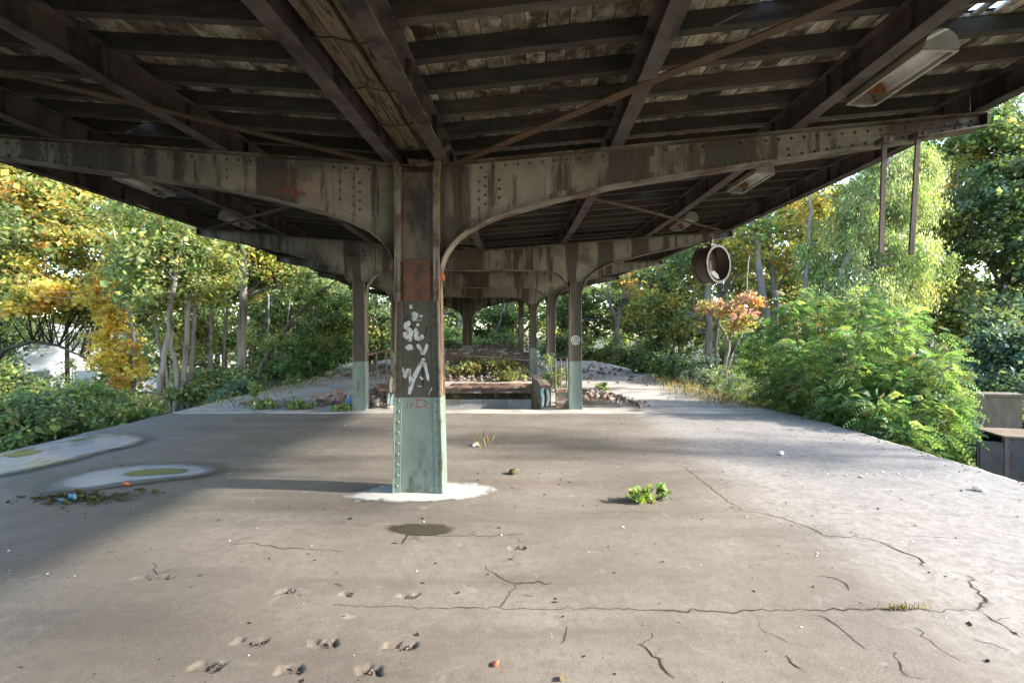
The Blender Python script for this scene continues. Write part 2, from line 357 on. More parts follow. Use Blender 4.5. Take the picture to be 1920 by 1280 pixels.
# small chipped recesses left by old fixings: (px, py, half width, half depth)
PITS = [(460, 1209, .085, .030), (600, 1210, .075, .032), (745, 1215, .085, .028), (382, 1256, .075, .035), (537, 1260, .060, .032), (690, 1262, .060, .034),
        (530, 1113, .05, .03), (648, 1116, .035, .022), (763, 1118, .06, .028), (968, 1028, .06, .03), (280, 1086, .13, .025)]
def fz(x, y):
    x = np.asarray(x, float); y = np.asarray(y, float)
    z = .006 * np.sin(x * 1.3 + .7 * y) * np.cos(y * .9 - .4 * x) + .0035 * np.sin(3.1 * x - 2.2 * y + 1) + .0015 * np.sin(9 * x + 3 * y) * np.sin(7 * y - 2 * x)
    for P_, dep in ((P1, .022), (P2, .020), (P3, .010)):
        z = z * (1 - sm((.35 - sdf_poly(x, y, P_)) / .4)) - dep * sm(.5 - sdf_poly(x, y, P_) / .5) if P_ is not P3 else z - dep * sm(.5 - sdf_poly(x, y, P_) / .3)
    for px, py, a, b in PITS:
        g = G(px, py); u = np.abs(x - g[0] + .010 * np.sin(61 * y + px)) / a; v = np.abs(y - g[1] + .007 * np.sin(47 * x + py) + .003 * np.sin(131 * x)) / b
        z = z - (.017 if py > 1150 else .014) * sm((1.06 - np.maximum(u, v)) / .22) * (1 - .45 * sm((x - g[0]) / a * -.7))
    return z
# near slab: fine grid so that chips, hollows and puddles are real relief
def grid_slab(y_list, name, mat, parent, xa, xb, nx, zf=None, jag=.03, tx=None):
    ys = np.array(y_list); t = np.linspace(0, 1, nx)
    A = np.array([xa(y) for y in ys]); B = np.array([xb(y) for y in ys])
    A = A + jag * (np.sin(ys * 5.1) * .5 + np.sin(ys * 13.7) * .3 + rng.normal(0, .12, len(ys))); B = B + jag * (np.sin(ys * 6.3 + 1) * .5 + np.sin(ys * 17.1) * .3 + rng.normal(0, .12, len(ys)))
    t = t if tx is None else tx; nx = len(t)
    X = A[:, None] + (B - A)[:, None] * t[None]; Y = np.repeat(ys[:, None], nx, 1)
    Z = zf(X, Y) if zf else np.zeros_like(X)
    v = np.stack([X, Y, Z], -1).reshape(-1, 3); i = np.arange((len(ys) - 1) * nx).reshape(-1, nx)[:, :-1].ravel()
    f = np.stack([i, i + 1, i + nx + 1, i + nx], 1)
    # rim down to the track bed
    b = len(v); rim = [k for k in range(nx)] + [k * nx + nx - 1 for k in range(1, len(ys))] + [(len(ys) - 1) * nx + k for k in range(nx - 2, -1, -1)] + [k * nx for k in range(len(ys) - 2, 0, -1)]
    lo = v[rim].copy(); lo[:, 2] = -1.1; v = np.vstack([v, lo]); m = len(rim)
    ff = np.array([(rim[k], b + k, b + (k + 1) % m, rim[(k + 1) % m]) for k in range(m)]); f = np.vstack([f, ff])
    return mesh_np(name, v, f, mat, parent)
platform = tag(empty('platform', (0, 0, 0)), kind='structure')
PIT_L, PIT_R, PIT_N, PIT_F = -2.45, .62, 10.55, 16.0
_w = 12.2; _t = lambda x: (x + 6.93) / _w
TX = np.r_[np.arange(0, _t(-2.62), .0036), np.arange(_t(-2.62), _t(.32), .00095), np.arange(_t(.32), 1, .0036), 1.0]
grid_slab(np.r_[np.arange(1.6, 2.28, .04), np.arange(2.28, 3.86, .0105), np.arange(3.87, 10.05, .038)], 'near_slab', floor_m, platform, le, re, 0, fz, .03, TX)
grid_slab(np.arange(-9, 1.61, .35), 'slab_behind', floor_m, platform, le, re, 40)
zr = lambda x, y: .012 * np.sin(2.1 * x + y) * np.cos(1.3 * y - x) + .006 * np.sin(7 * x) * np.sin(5 * y) + .006
grid_slab(np.arange(10.07, PIT_N + .01, .06), 'cross_slab', rear_m, platform, le, re, 160, zr)
grid_slab(np.arange(PIT_N, 34, .18), 'left_slab', rear_m, platform, le, lambda y: PIT_L, 40, zr, .02)
grid_slab(np.arange(PIT_N, 34, .18), 'right_slab', rear_m, platform, lambda y: PIT_R, re, 40, zr, .02)
grid_slab(np.arange(PIT_F, 34, .25), 'middle_slab', rear_m, platform, lambda y: PIT_L, lambda y: PIT_R, 24, zr, .0)
g = MB(); g.box2((PIT_L - .5, PIT_N - .3, -3.05), (PIT_R + .5, PIT_F + .3, -3.0)); g.build('stair_pit_floor', concrete_m, platform)

# ground: one sheet to the horizon
gx = np.r_[np.linspace(-700, -60, 12), np.linspace(-55, 55, 90), np.linspace(60, 700, 12)]
X, Y = np.meshgrid(gx, gx + 25); Z = -1.08 + .10 * np.sin(X * .6) * np.cos(Y * .47) + .05 * np.sin(1.9 * X + Y)
Z -= 4.5 * sm((np.abs(X + .7) - 13) / 11); k = len(gx)
i = np.arange((k - 1) * k).reshape(-1, k)[:, :-1].ravel()
# leave the stair pit open
cx_ = (X.ravel()[i] + X.ravel()[i + k + 1]) / 2; cy_ = (Y.ravel()[i] + Y.ravel()[i + k + 1]) / 2
keep = ~((cx_ > -5) & (cx_ < 4) & (cy_ > 8) & (cy_ < 18)); i = i[keep]
tag(mesh_np('ground', np.stack([X, Y, Z], -1).reshape(-1, 3), np.stack([i, i + 1, i + k + 1, i + k], 1), soil_m, smooth=True), kind='structure')

# ------------------------------------------------------------------ canopy frames
S1, S2, S3, S4, S5 = 5.15, 10.52, 14.6, 18.7, 24.5
AX = [.0, .30, .5, .86, 1.38, 1.9, 2.68, 3.7, 4.7, 5.42]
def arm_single(x):
    return float(np.interp(x, [.2, .216, .245, .28, .33, .39, .48, .59, .72, .86, 1.38, 1.9, 2.68, 3.7, 4.7, 5.42], [2.1, 2.24, 2.33, 2.40, 2.47, 2.53, 2.60, 2.66, 2.72, 2.77, 2.91, 3.03, 3.15, 3.29, 3.44, 3.56]))
PC = 2.2      # offset of the paired columns
def bot_pair(x):
    x = abs(x)
    if x <= PC: return float(np.interp(x, [0, 1.45, 1.62, 1.78, 1.90, 1.98, 2.04, 2.08], [2.86, 2.86, 2.85, 2.81, 2.74, 2.65, 2.55, 2.40]))
    return float(np.interp(x, [2.32, 2.36, 2.42, 2.50, 2.62, 2.80, 3.05, 3.7, 4.7, 5.42], [2.40, 2.56, 2.67, 2.76, 2.85, 2.95, 3.04, 3.21, 3.42, 3.56]))
def curve_plate(mb, xs, zf, y0, y1, th):
    """flange: plate of thickness th bent along z = zf(x), normal offset outward/down"""
    pts = [Vector((x, 0, zf(x))) for x in xs]; rings = []
    for i, p in enumerate(pts):
        t = (pts[min(i + 1, len(pts) - 1)] - pts[max(i - 1, 0)]).normalized(); nn = Vector((t.z, 0, -t.x))
        if nn.z > 0: nn = -nn
        q = p + nn * th
        rings.append([(p.x, y0, p.z), (p.x, y1, p.z), (q.x, y1, q.z), (q.x, y0, q.z)])
    mb.sweep(rings)
def band(mb, xs, zf, h, y0, y1, up):
    """angle leg lying on the web along an edge"""
    a = [zf(x) for x in xs]
    mb.strip(xs, [z + h for z in a] if up else a, a if up else [z - h for z in a], y0, y1)
def rivets_along(mb, x0, x1, step, zf, y, r=.017, axis='-y', n=6):
    x = x0
    while (x <= x1) if step > 0 else (x >= x1):
        mb.dome((x, y, zf(x)), r, axis, n); x += step
def ribbon(mb, pts, w, y, taper=True):
    """flat sprayed stroke in the xz plane at depth y"""
    pts = [Vector((p[0], p[1])) for p in pts]; L = []; Rr = []
    for i, p in enumerate(pts):
        t = (pts[min(i + 1, len(pts) - 1)] - pts[max(i - 1, 0)]); t = t.normalized() if t.length else Vector((1, 0)); nn = Vector((-t.y, t.x))
        ww = w * (random.uniform(.78, 1.15) if taper else 1) * (.6 if taper and i in (0, len(pts) - 1) else 1)
        L.append((p.x + nn.x * ww / 2, y, p.y + nn.y * ww / 2)); Rr.append((p.x - nn.x * ww / 2, y, p.y - nn.y * ww / 2))
    n = len(pts); mb.add(L + Rr, [(i, i + 1, n + i + 1, n + i) for i in range(n - 1)])
def smooth_pts(pts, k=4):
    if len(pts) < 3: return pts
    out = []; P_ = [Vector(p) for p in pts]
    for i in range(len(P_) - 1):
        p0 = P_[max(i - 1, 0)]; p1 = P_[i]; p2 = P_[i + 1]; p3 = P_[min(i + 2, len(P_) - 1)]
        for j in range(k):
            t = j / k; out.append(.5 * ((2 * p1) + (p2 - p0) * t + (2 * p0 - 5 * p1 + 4 * p2 - p3) * t * t + (3 * p1 - p0 - 3 * p2 + p3) * t ** 3))
    out.append(P_[-1]); return out
# stroke letters in a unit box (x 0..1, z 0..1)
GL = {'H': [[(0, 1), (.05, 0)], [(.75, 1), (.7, 0)], [(-.1, .45), (.9, .55)]], 'D': [[(0, 1), (.05, 0)], [(-.15, 1), (.6, .98), (.95, .6), (.8, .15), (.05, 0)]], '-': [[(0, .3), (.5, .2)]],
      'M': [[(0, 0), (.1, 1), (.4, .25), (.75, 1), (.9, 0)]], 'O': [[(.4, 1), (.05, .6), (.25, .02), (.75, .1), (.85, .65), (.4, 1)]], 'R': [[(.05, 0), (.1, 1), (.7, .9), (.65, .55), (.1, .45), (.8, 0)]],
      'E': [[(.8, .95), (.1, .9), (.1, .05), (.85, .1)], [(.1, .5), (.6, .55)]], 'S': [[(.85, .9), (.35, 1), (.1, .7), (.75, .4), (.7, .05), (.05, .1)]], 'C': [[(.85, .85), (.35, 1), (.05, .5), (.35, .02), (.9, .15)]],
      'U': [[(.05, 1), (.1, .2), (.45, 0), (.8, .25), (.85, 1)]], 'K': [[(.1, 1), (.1, 0)], [(.85, 1), (.12, .5), (.9, 0)]], 'I': [[(.4, 1), (.45, 0)]], 'L': [[(.1, 1), (.12, .05), (.8, 0)]], 'Z': [[(.05, .95), (.85, 1), (.1, .05), (.95, 0)]],
      'W': [[(0, 1), (.2, 0), (.45, .7), (.7, 0), (.95, 1)]], 'A': [[(0, 0), (.45, 1), (.9, 0)], [(.2, .4), (.75, .4)]], 'V': [[(0, 1), (.45, 0), (.9, 1)]], 'T': [[(0, 1), (.9, 1)], [(.45, 1), (.45, 0)]]}
def letters(mb, text, x, z, w, h, lw, y, slant=.1, gap=1.15, rise=0):
    for ch in text:
        for st in GL.get(ch, []):
            ribbon(mb, smooth_pts([(x + (px + slant * pz) * w, z + pz * h) for px, pz in st]), lw, y)
        x += w * gap; z += rise
def column(parent, x, w0, w1, ztop_, dep, zpaint, rivets=True, frame1=False):
    """riveted box column: recessed face plate between two edge angles; green below zpaint"""
    def wz(z): return w0 + (w1 - w0) * min(1, z / 2.2)
    for nm, za, zb_, mat in (('painted_foot', .012, zpaint, green_m), ('shaft', zpaint, ztop_, col_m)):
        b = MB(); wa, wb = wz(za), wz(zb_)
        b.sweep([[(x - w / 2 + .012, -dep / 2, z), (x + w / 2 - .012, -dep / 2, z), (x + w / 2 - .012, dep / 2, z), (x - w / 2 + .012, dep / 2, z)] for w, z in ((wa, za), (wb, zb_))])
        part = b.build(nm, mat, parent)
        e = MB(); e2 = MB()
        for sx in (-1, 1):
            for e_, (u0, u1, v0, v1) in ((e, (0, .014, -dep / 2 - .030, dep / 2 + .030)), (e2, (.0141, .075, -dep / 2 - .012, -dep / 2 - .0005))):
                e_.sweep([[(x + sx * (w / 2 - u0), v0, z), (x + sx * (w / 2 - u1), v0, z), (x + sx * (w / 2 - u1), v1, z), (x + sx * (w / 2 - u0), v1, z)] for w, z in ((wa, za), (wb, zb_))])
        e.build('edge_plate', green_m if nm == 'painted_foot' else flange_m, part); e2.build('edge_angle', green_m if nm == 'painted_foot' else col_m, part)
        if rivets:
            r = MB(); z = za + .07
            while z < zb_ - .03:
                w = wz(z)
                for sx in (-1, 1):
                    r.dome((x + sx * (w / 2 - .045), -dep / 2 - .012, z), .016)
                    if frame1 and nm == 'painted_foot': r.dome((x + sx * w / 2, -dep / 2 + .05, z), .016, '+x' if sx > 0 else '-x')
                z += .105 if frame1 else .16
            tag(r.build('rivet_rows', green_m if nm == 'painted_foot' else col_m, part), kind='stuff')
def frame(s, kind, label, near=False, extra=None):
    h = hdg(s); o = empty('canopy_frame', (cxl(s), s, 0), -math.atan(h))
    tag(o, label, 'canopy frame', 'steel frames carrying the platform canopy')
    TH = .006; FY = .10
    if kind == 'single':
        xs = [x for x in (.2, .216, .245, .28, .33, .39, .48, .59, .72, .86, 1.1, 1.38, 1.9, 2.68, 3.7, 4.7, 5.42)]
        for sx in (-1, 1):
            web = MB(); X_ = [sx * x for x in xs]; web.strip(X_, [ztop(x) for x in X_], [arm_single(abs(x)) for x in X_], -TH, TH)
            arm = web.build('cantilever_arm', beam_m, o)
            fl = MB(); curve_plate(fl, X_, lambda x: arm_single(abs(x)), -FY, FY, .014); fl.build('bottom_flange', flange_m, arm)
            fl = MB(); X2 = [sx * x for x in (.0 if sx > 0 else .0, 1, 2.5, 4, 5.42)]; fl.strip(X2, [ztop(x) + .014 for x in X2], [ztop(x) + .001 for x in X2], -FY, FY); fl.build('top_flange', flange_m, arm)
            lg = MB(); Xf = [sx * x for x in (.45, 1, 2.5, 4, 5.4)]
            band(lg, Xf, lambda x: ztop(x), .085, -TH - .010, -TH - .0005, False)
            Xb = [sx * x for x in xs if x >= .216]; band(lg, Xb, lambda x: arm_single(abs(x)), .075, -TH - .010, -TH - .0005, True)
            lg.build('edge_angle', beam_m, arm)
            en = MB(); en.box2((sx * 5.421, -FY, arm_single(5.42) - .01), (sx * 5.433, FY, ztop(5.42) + .01)); en.build('end_plate', steel_m, arm)
            rv = MB()
            rivets_along(rv, sx * .5, sx * 5.35, sx * .121, lambda x: ztop(x) - .043, -TH - .010)
            rivets_along(rv, sx * 2.9, sx * 5.35, sx * .121, lambda x: arm_single(abs(x)) + .036, -TH - .010)
            # splice plate with its rivet field
            sp = MB(); Xs = [sx * .42, sx * .6, sx * .86]; sp.strip(Xs, [ztop(x) - .09 for x in Xs], [arm_single(abs(x)) + .09 for x in Xs], -TH - .009, -TH - .0006); sp.build('splice_plate', beam_m, arm)
            for ix, xx in enumerate((.47, .60, .66, .80)):
                z = ztop(xx) - .14 - (.04 if ix % 2 else 0)
                while z > arm_single(xx) + .12: rv.dome((sx * xx, -TH - .009, z), .016); z -= .088
            for xx in (1.96, 3.62):
                st = MB(); Xs = [sx * xx, sx * (xx + .012)]; 
                for z in (ztop(xx) - .14, ztop(xx) - .22): rv.dome((sx * xx, -TH - .001, z), .014)
            tag(rv.build('rivets', steel_m, arm), kind='stuff')
        # deep web over the column head
        hd = MB(); hd.box2((-.198, -TH, 2.0), (.198, TH, ztop(0) - .001)); hd.build('head_web', beam_m, o)
        column(o, 0, .50, .405, 2.32, .24, .955, True, near)
        up = MB(); up.sweep([[(-.165, -.10, z), (.165, -.10, z), (.165, .10, z), (-.165, .10, z)] for z in (2.32, 3.16)]); head = up.build('column_head', steel_m, o)
        st = MB()
        for sx in (-1, 1):
            pts = [(sx * .19, 1.9), (sx * .19, 2.9), (sx * .19, 3.14), (sx * .205, 3.26), (sx * .245, 3.36), (sx * .30, 3.41)]
            st.sweep([[(px - .028, -.150, pz), (px + .028, -.150, pz), (px + .028, -.06, pz), (px - .028, -.06, pz)] for px, pz in pts])
        st.build('column_strap', flange_m, head)
        if near:
            pl = MB(); pl.box2((-.168, -.132, 1.905), (.168, -.1205, 2.30)); sp = pl.build('rusty_splice_plate', rust_m, o); sp['label'] = 'rusty splice plate riveted across the column'
            rv = MB()
            for z in (1.945, 2.02, 2.10, 2.19, 2.265):
                for x in (-.13, .13) if z not in (1.945, 2.265) else (-.13, -.065, 0, .065, .13): rv.dome((x, -.132, z), .014)
            tag(rv.build('rivets', rust_m, sp), kind='stuff')
            jb = MB(); jb.box((.228, -.03, 2.135), (.045, .05, .06)); jb.box((.222, -.03, 2.18), (.03, .035, .035)); jb.build('conduit_box', redleaf_m, o)
            pp = MB(); pp.tube([(.222, -.04, z) for z in (.95, 1.4, 1.9, 2.11)], .016, 6); pp.build('conduit_pipe', edge_m, o)
            # foot plate
            ft = MB(); ft.box2((-.30, -.20, .000), (.30, .20, .0115)); ft.build('foot_plate', green_m, o)
    else:
        xs = sorted(set([0, .7, 1.45, 1.62, 1.78, 1.90, 1.98, 2.04, 2.08, 2.081, 2.319, 2.32, 2.36, 2.42, 2.50, 2.62, 2.80, 3.05, 3.7, 4.7, 5.42]))
        X_ = [-x for x in reversed(xs)] + xs[1:]
        web = MB(); web.strip(X_, [ztop(x) for x in X_], [bot_pair(x) if not (2.08 < abs(x) < 2.32) else 2.41 for x in X_], -TH, TH); arm = web.build('cross_beam', beam_m, o)
        fl = MB(); curve_plate(fl, [x for x in X_ if abs(x) <= 2.08], bot_pair, -FY, FY, .014)
        for sx in (-1, 1): curve_plate(fl, [sx * x for x in xs if x >= 2.32], bot_pair, -FY, FY, .014)
        fl.build('bottom_flange', flange_m, arm)
        fl = MB(); X2 = [-5.42, -3, -1.5, 0, 1.5, 3, 5.42]; fl.strip(X2, [ztop(x) + .014 for x in X2], [ztop(x) + .001 for x in X2], -FY, FY); fl.build('top_flange', flange_m, arm)
        rv = MB(); rivets_along(rv, -5.35, 5.35, .121, lambda x: ztop(x) - .04, -TH - .001, .015, '-y', 5)
        for sx in (-1, 1): rivets_along(rv, sx * 3.1, sx * 5.3, sx * .121, lambda x: bot_pair(x) + .035, -TH - .001, .015, '-y', 5)
        tag(rv.build('rivets', beam_m, arm), kind='stuff')
        for sx in (-1, 1):
            en = MB(); en.box2((sx * 5.421, -FY, bot_pair(5.42) - .01), (sx * 5.433, FY, ztop(5.42) + .01)); en.build('end_plate', steel_m, arm)
            column(o, sx * PC, .27, .235, 2.62, .20, 1.0, s < 12)
        for sx in (-1, 1):
            ft = MB(); ft.box2((sx * PC - .19, -.17, .002), (sx * PC + .19, .17, .0115)); ft.build('foot_plate', cement_m, o)
    if extra: extra(o)
    for c_ in o.children:
        if c_.name.startswith('tag_graffiti'): c_['kind'] = 'stuff'
    return o
def graffiti1(o):
    y = -.1215; w = MB()
    def px(pts, wd):    # photograph pixels on the column face -> frame coordinates
        return smooth_pts([((p[0] - 787) / 960 * 4.95, EYE - (p[1] - 622) / 960 * 4.95) for p in pts]), wd
    for pts, wd in ([[(775, 570), (775, 578)], .035], [[(776, 588), (786, 590), (778, 600)], .03], [[(793, 590), (796, 594)], .032], [[(784, 600), (797, 600)], .006],
                    [[(774, 606), (767, 607), (765, 613), (772, 619), (775, 625), (769, 632), (764, 629), (764, 622)], .030], [[(776, 632), (772, 640)], .026], [[(788, 606), (788, 611)], .028],
                    [[(781, 617), (786, 622), (784, 631), (790, 635), (799, 629)], .028], [[(787, 645), (794, 658), (798, 663), (803, 655), (806, 645)], .022], [[(766, 655), (772, 650), (776, 656)], .032],
                    [[(757, 690), (763, 708), (771, 693), (774, 725)], .022], [[(800, 672), (790, 690), (778, 715), (771, 741)], .026], [[(800, 680), (804, 695), (808, 715)], .020], [[(792, 707), (797, 713)], .026], [[(787, 725), (795, 726)], .010], [[(815, 728), (808, 742)], .012]):
        ribbon(w, *px(pts, wd * 1.6), y)
    part = w.build('white_graffiti', white_m, o); part['label'] = 'white sprayed letters on the dark shaft'
    k = MB()
    for pts, wd in ([[(767, 603), (775, 612), (782, 628), (797, 668)], .022], [[(812, 640), (800, 665), (786, 690)], .016], [[(778, 640), (790, 660)], .014], [[(797, 690), (797, 728)], .03], [[(770, 590), (764, 600)], .02], [[(800, 635), (806, 612)], .02], [[(776, 700), (779, 730)], .018]):
        ribbon(k, *px(pts, wd), y + .0008)
    k.build('black_graffiti', black_m, o)
    r = MB()
    letters(r, 'H', (766 - 787) / 960 * 4.95, EYE - (769 - 622) / 960 * 4.95, .055, .075, .009, y, .25)
    letters(r, 'D', (784 - 787) / 960 * 4.95, EYE - (766 - 622) / 960 * 4.95, .10, .075, .010, y, .1)
    letters(r, '-', (805 - 787) / 960 * 4.95, EYE - (768 - 622) / 960 * 4.95, .05, .04, .010, y, .1)
    p = r.build('red_graffiti', red_m, o); p['label'] = 'dark red letters HD at the top of the green foot'
    b = MB(); letters(b, 'MORESCU', -1.44, 2.945, .065, .11, .007, -.0075, .15, 1.12, .004); letters(b, 'RK', -1.16, 3.09, .05, .075, .006, -.0075)
    p = b.build('tag_graffiti', red_m, o); p['label'] = 'thin red tag scrawled on the left arm'
def graffiti2(o):
    b = MB(); letters(b, 'WOODL', -2.45, 3.12, .075, .10, .011, -.0085, .15, 1.15, .006); b.build('tag_graffiti', black_m, o)
    t = MB()
    for r_, wd in ((.085, .022), (.045, .018)): ribbon(t, [(PC + .0 + r_ * math.cos(a), 1.43 + r_ * math.sin(a)) for a in np.linspace(0, 2 * math.pi, 17)], wd, -.113, False)
    t.dome((PC, -.113, 1.43), .015); p = t.build('target_mark', white_m, o); p['label'] = 'small round white target mark on the right column'
def graffiti5(o):
    b = MB(); letters(b, 'KILLZ', 1.25, 3.02, .20, .22, .035, -.02, .1, 1.2, .01); b.build('tag_graffiti', cement_m, o)
    c = MB(); c.box2((-.022, -.1505, .5), (.028, -.1425, 2.3)); c.build('orange_stripe', lamprust_m, o)
    p = MB(); p.box2((2.50, -.1, .01), (2.72, .1, 3.05)); p.strip([2.30, 2.42, 2.5, 2.72, 2.8, 2.92], [3.3] * 6, [3.15, 3.08, 2.85, 2.85, 3.08, 3.15], -.09, .09); p.build('side_column', col_m, o)
frame(S1, 'single', 'nearest canopy frame, riveted steel column with two long arms and graffiti', True, graffiti1)
frame(S2, 'pair', 'two-column canopy frame at the near end of the stair opening', extra=graffiti2)
frame(S3, 'pair', 'second two-column canopy frame, halfway along the stair opening')
frame(S4, 'pair', 'third and farther two-column canopy frame behind the stair opening')
frame(S5, 'single', 'farthest canopy frame, dark single column with an orange stripe', False, graffiti5)

# ------------------------------------------------------------------ canopy roof
roof = tag(empty('canopy_roof', (0, 0, 0)), 'weathered butterfly canopy roof of boards, rafters and steel purlins over the platform', 'roof')
PUR = (-5.35, -3.65, -1.95, -.25, .25, 1.95, 3.65, 5.35)
BAYS = [-7.5, -.4, S1, S2, S3, S4, S5, 27.5]
PH = .245
for bi in range(len(BAYS) - 1):
    s0, s1 = BAYS[bi] + .004, BAYS[bi + 1] - .004
    for px_ in PUR:
        b = MB(); z0 = ztop(px_) + .016; rings = []
        prof = [(-.06, 0), (.06, 0), (.06, .014), (.006, .020), (.006, PH - .020), (.06, PH - .014), (.06, PH), (-.06, PH), (-.06, PH - .014), (-.006, PH - .020), (-.006, .020), (-.06, .014)]
        for s in np.linspace(s0, s1, 4): rings.append([RP(s, px_ + a, z0 + c) for a, c in prof])
        b.sweep(rings); p = b.build('purlin', steel_m, roof)
        if bi in (1, 2):
            r = MB()
            for s in np.arange(s0 + .3, s1, .92):
                for sg in (-1, 1):
                    a = RP(s, px_ + sg * .028, z0 + PH / 2); r.box(a, (.042, .010, PH - .045), Matrix.Rotation(-math.atan(hdg(s)), 3, 'Z'))
            r.build('stiffener', steel_m, p)
RAF0 = PH + .017
for s in np.arange(-6.9, 27.2, .46):
    for sx in (-1, 1):
        b = MB(); rings = []
        jz = random.uniform(-.006, .006); w = random.uniform(.032, .041)
        for x in (.20, 3.0, 5.62):
            z = ztop(x) + RAF0
            rings.append([RP(s - w, sx * x, z), RP(s + w, sx * x, z), RP(s + w, sx * x, z + .122), RP(s - w, sx * x, z + .122)])
        b.sweep(rings); b.build('rafter', rafter_m, roof)
DK = RAF0 + .124
PWID = .152; npl = 37
# small gaps in the boarding where daylight shows: (s, x)
GAPS = [(3.91, 4.42), (3.91, 4.57), (3.45, 2.67), (5.29, 2.66), (5.29, -3.02), (6.21, -3.17), (8.05, 3.0), (8.51, -4.6), (8.97, -4.45), (13.11, -3.6)]
def in_gap(s0, s1, x):
    return [g for g in GAPS if s0 < g[0] < s1 and abs(abs(g[1]) - (abs(x))) < PWID / 2 and (g[1] > 0) == (x > 0)]
def plank_rings(s0, s1, xa, xb, n):
    out = []
    for s in np.linspace(s0, s1, n):
        za, zb_ = ztop(xa) + DK, ztop(xb) + DK
        out.append([RP(s, xa, za), RP(s, xb, zb_), RP(s, xb, zb_ + .024), RP(s, xa, za + .024)])
    return out
PB = [.4, 5.55, 10.3, 14.4]
rest = MB()
for sx in (-1, 1):
    for k in range(npl):
        xa = .02 + k * PWID; xb = xa + PWID - random.uniform(.004, .009)
        xa, xb = sx * xa, sx * xb
        for bi in range(3):
            b = MB(); off = random.uniform(-.05, .05) * 0; s0, s1 = PB[bi] + .003, PB[bi + 1] - .003
            g_ = in_gap(s0, s1, (xa + xb) / 2)
            if g_:
                gs = g_[0][0]; wv = random.uniform(.35, .55)
                b.sweep(plank_rings(s0, gs - .18, xa, xb, 3)); b.sweep(plank_rings(gs - .18, gs + .18, xa, xa + (xb - xa) * wv, 2)); b.sweep(plank_rings(gs + .18, s1, xa, xb, 3))
            else: b.sweep(plank_rings(s0, s1, xa, xb, 4))
            b.build('plank', plank_m, roof)
        for s0, s1 in ((-7.4, -2), (-1.99, .395), (14.405, 18.6), (18.61, 23), (23.01, 27.4)): rest.sweep(plank_rings(s0, s1, xa, xb, 3))
tag(rest.build('far_planks', plank_m, roof), kind='stuff')
ft = MB(); ss = np.arange(-7.45, 27.5, .18); xs = np.arange(-5.66, 5.67, .0755)
vv = [RP(s, x, ztop(x) + DK + .032) for s in ss for x in xs]; nx = len(xs); ff = []
for a in range(len(ss) - 1):
    for c in range(nx - 1):
        s_, x_ = ss[a] + .09, xs[c] + .038
        if any(abs(s_ - g[0]) < .20 and abs(x_ - g[1]) < .10 for g in GAPS): continue
        q = a * nx + c; ff.append((q, q + 1, q + nx + 1, q + nx))
ft.add(vv, ff); ft.build('roofing_felt', felt_m, roof)
for sx in (-1, 1):      # fascia boards along both eaves
    for bi in range(1, len(BAYS) - 1):
        b = MB(); s0, s1 = BAYS[bi] + .003, BAYS[bi + 1] - .003
        b.sweep([[RP(s, sx * 5.665, ztop(5.66) + DK - .14), RP(s, sx * 5.69, ztop(5.66) + DK - .14), RP(s, sx * 5.69, ztop(5.66) + DK + .045), RP(s, sx * 5.665, ztop(5.66) + DK + .045)] for s in np.linspace(s0, s1, 4)])
        b.build('fascia_board', rafter_m, roof)
# box gutter in the valley: boards and wire straps
for bi in range(1, 4):
    s0, s1 = BAYS[bi] + .15, BAYS[bi + 1] - .15
    for q, (xa, xb) in enumerate(((-.165, -.062), (-.05, .055), (.067, .17))):
        ss_ = [s0] + sorted(random.uniform(s0 + .4, s1 - .4) for _ in range(2)) + [s1]
        for a_, b_ in zip(ss_[:-1], ss_[1:]):
            zz = ztop(0) + .14 + random.uniform(-.015, .02); b = MB()
            b.sweep([[RP(s, xa, zz), RP(s, xb, zz), RP(s, xb, zz + .025), RP(s, xa, zz + .025)] for s in np.linspace(a_ + .01, b_ - .01, 3)]); b.build('gutter_board', gutter_m, roof)
    b = MB()
    for s in np.arange(s0 + .25, s1, .62): b.tube([RP(s + random.uniform(-.05, .05), x, ztop(0) + .118 + (.015 if abs(x) > .1 else 0)) for x in (-.2, -.05, .08, .2)], .007, 5)
    b.build('gutter_wire', brace_m, roof)
# diagonal wind braces under the purlins
for pts, nm in (([(S1 - .05, -.35), (S1 - 1.25, -2.15), (S1 - 2.35, -3.75), (S1 - 3.5, -5.3)], 1), ([(S1 - .05, .4), (S1 - 1.31, 1.95), (S1 - 2.4, 3.4), (S1 - 3.8, 5.25)], 2),
                ([(S1 + .1, -.35), (S1 + 2.6, -2.6), (S2 - .1, -5.2)], 3), ([(S1 + .1, .35), (S1 + 2.6, 2.7), (S2 - .1, 5.2)], 4)):
    b = MB(); rings = []
    for s, x in pts:
        p = RP(s, x, ztop(x) - .002 + .012); d = Vector((.035, .03, 0)) if x * (1 if nm < 3 else -1) > 0 else Vector((-.035, .03, 0))
        rings.append([p - d, p + d, p + d + Vector((0, 0, .010)), p - d + Vector((0, 0, .010))])
        
    b.sweep(rings); b.build('wind_brace', brace_m, roof)

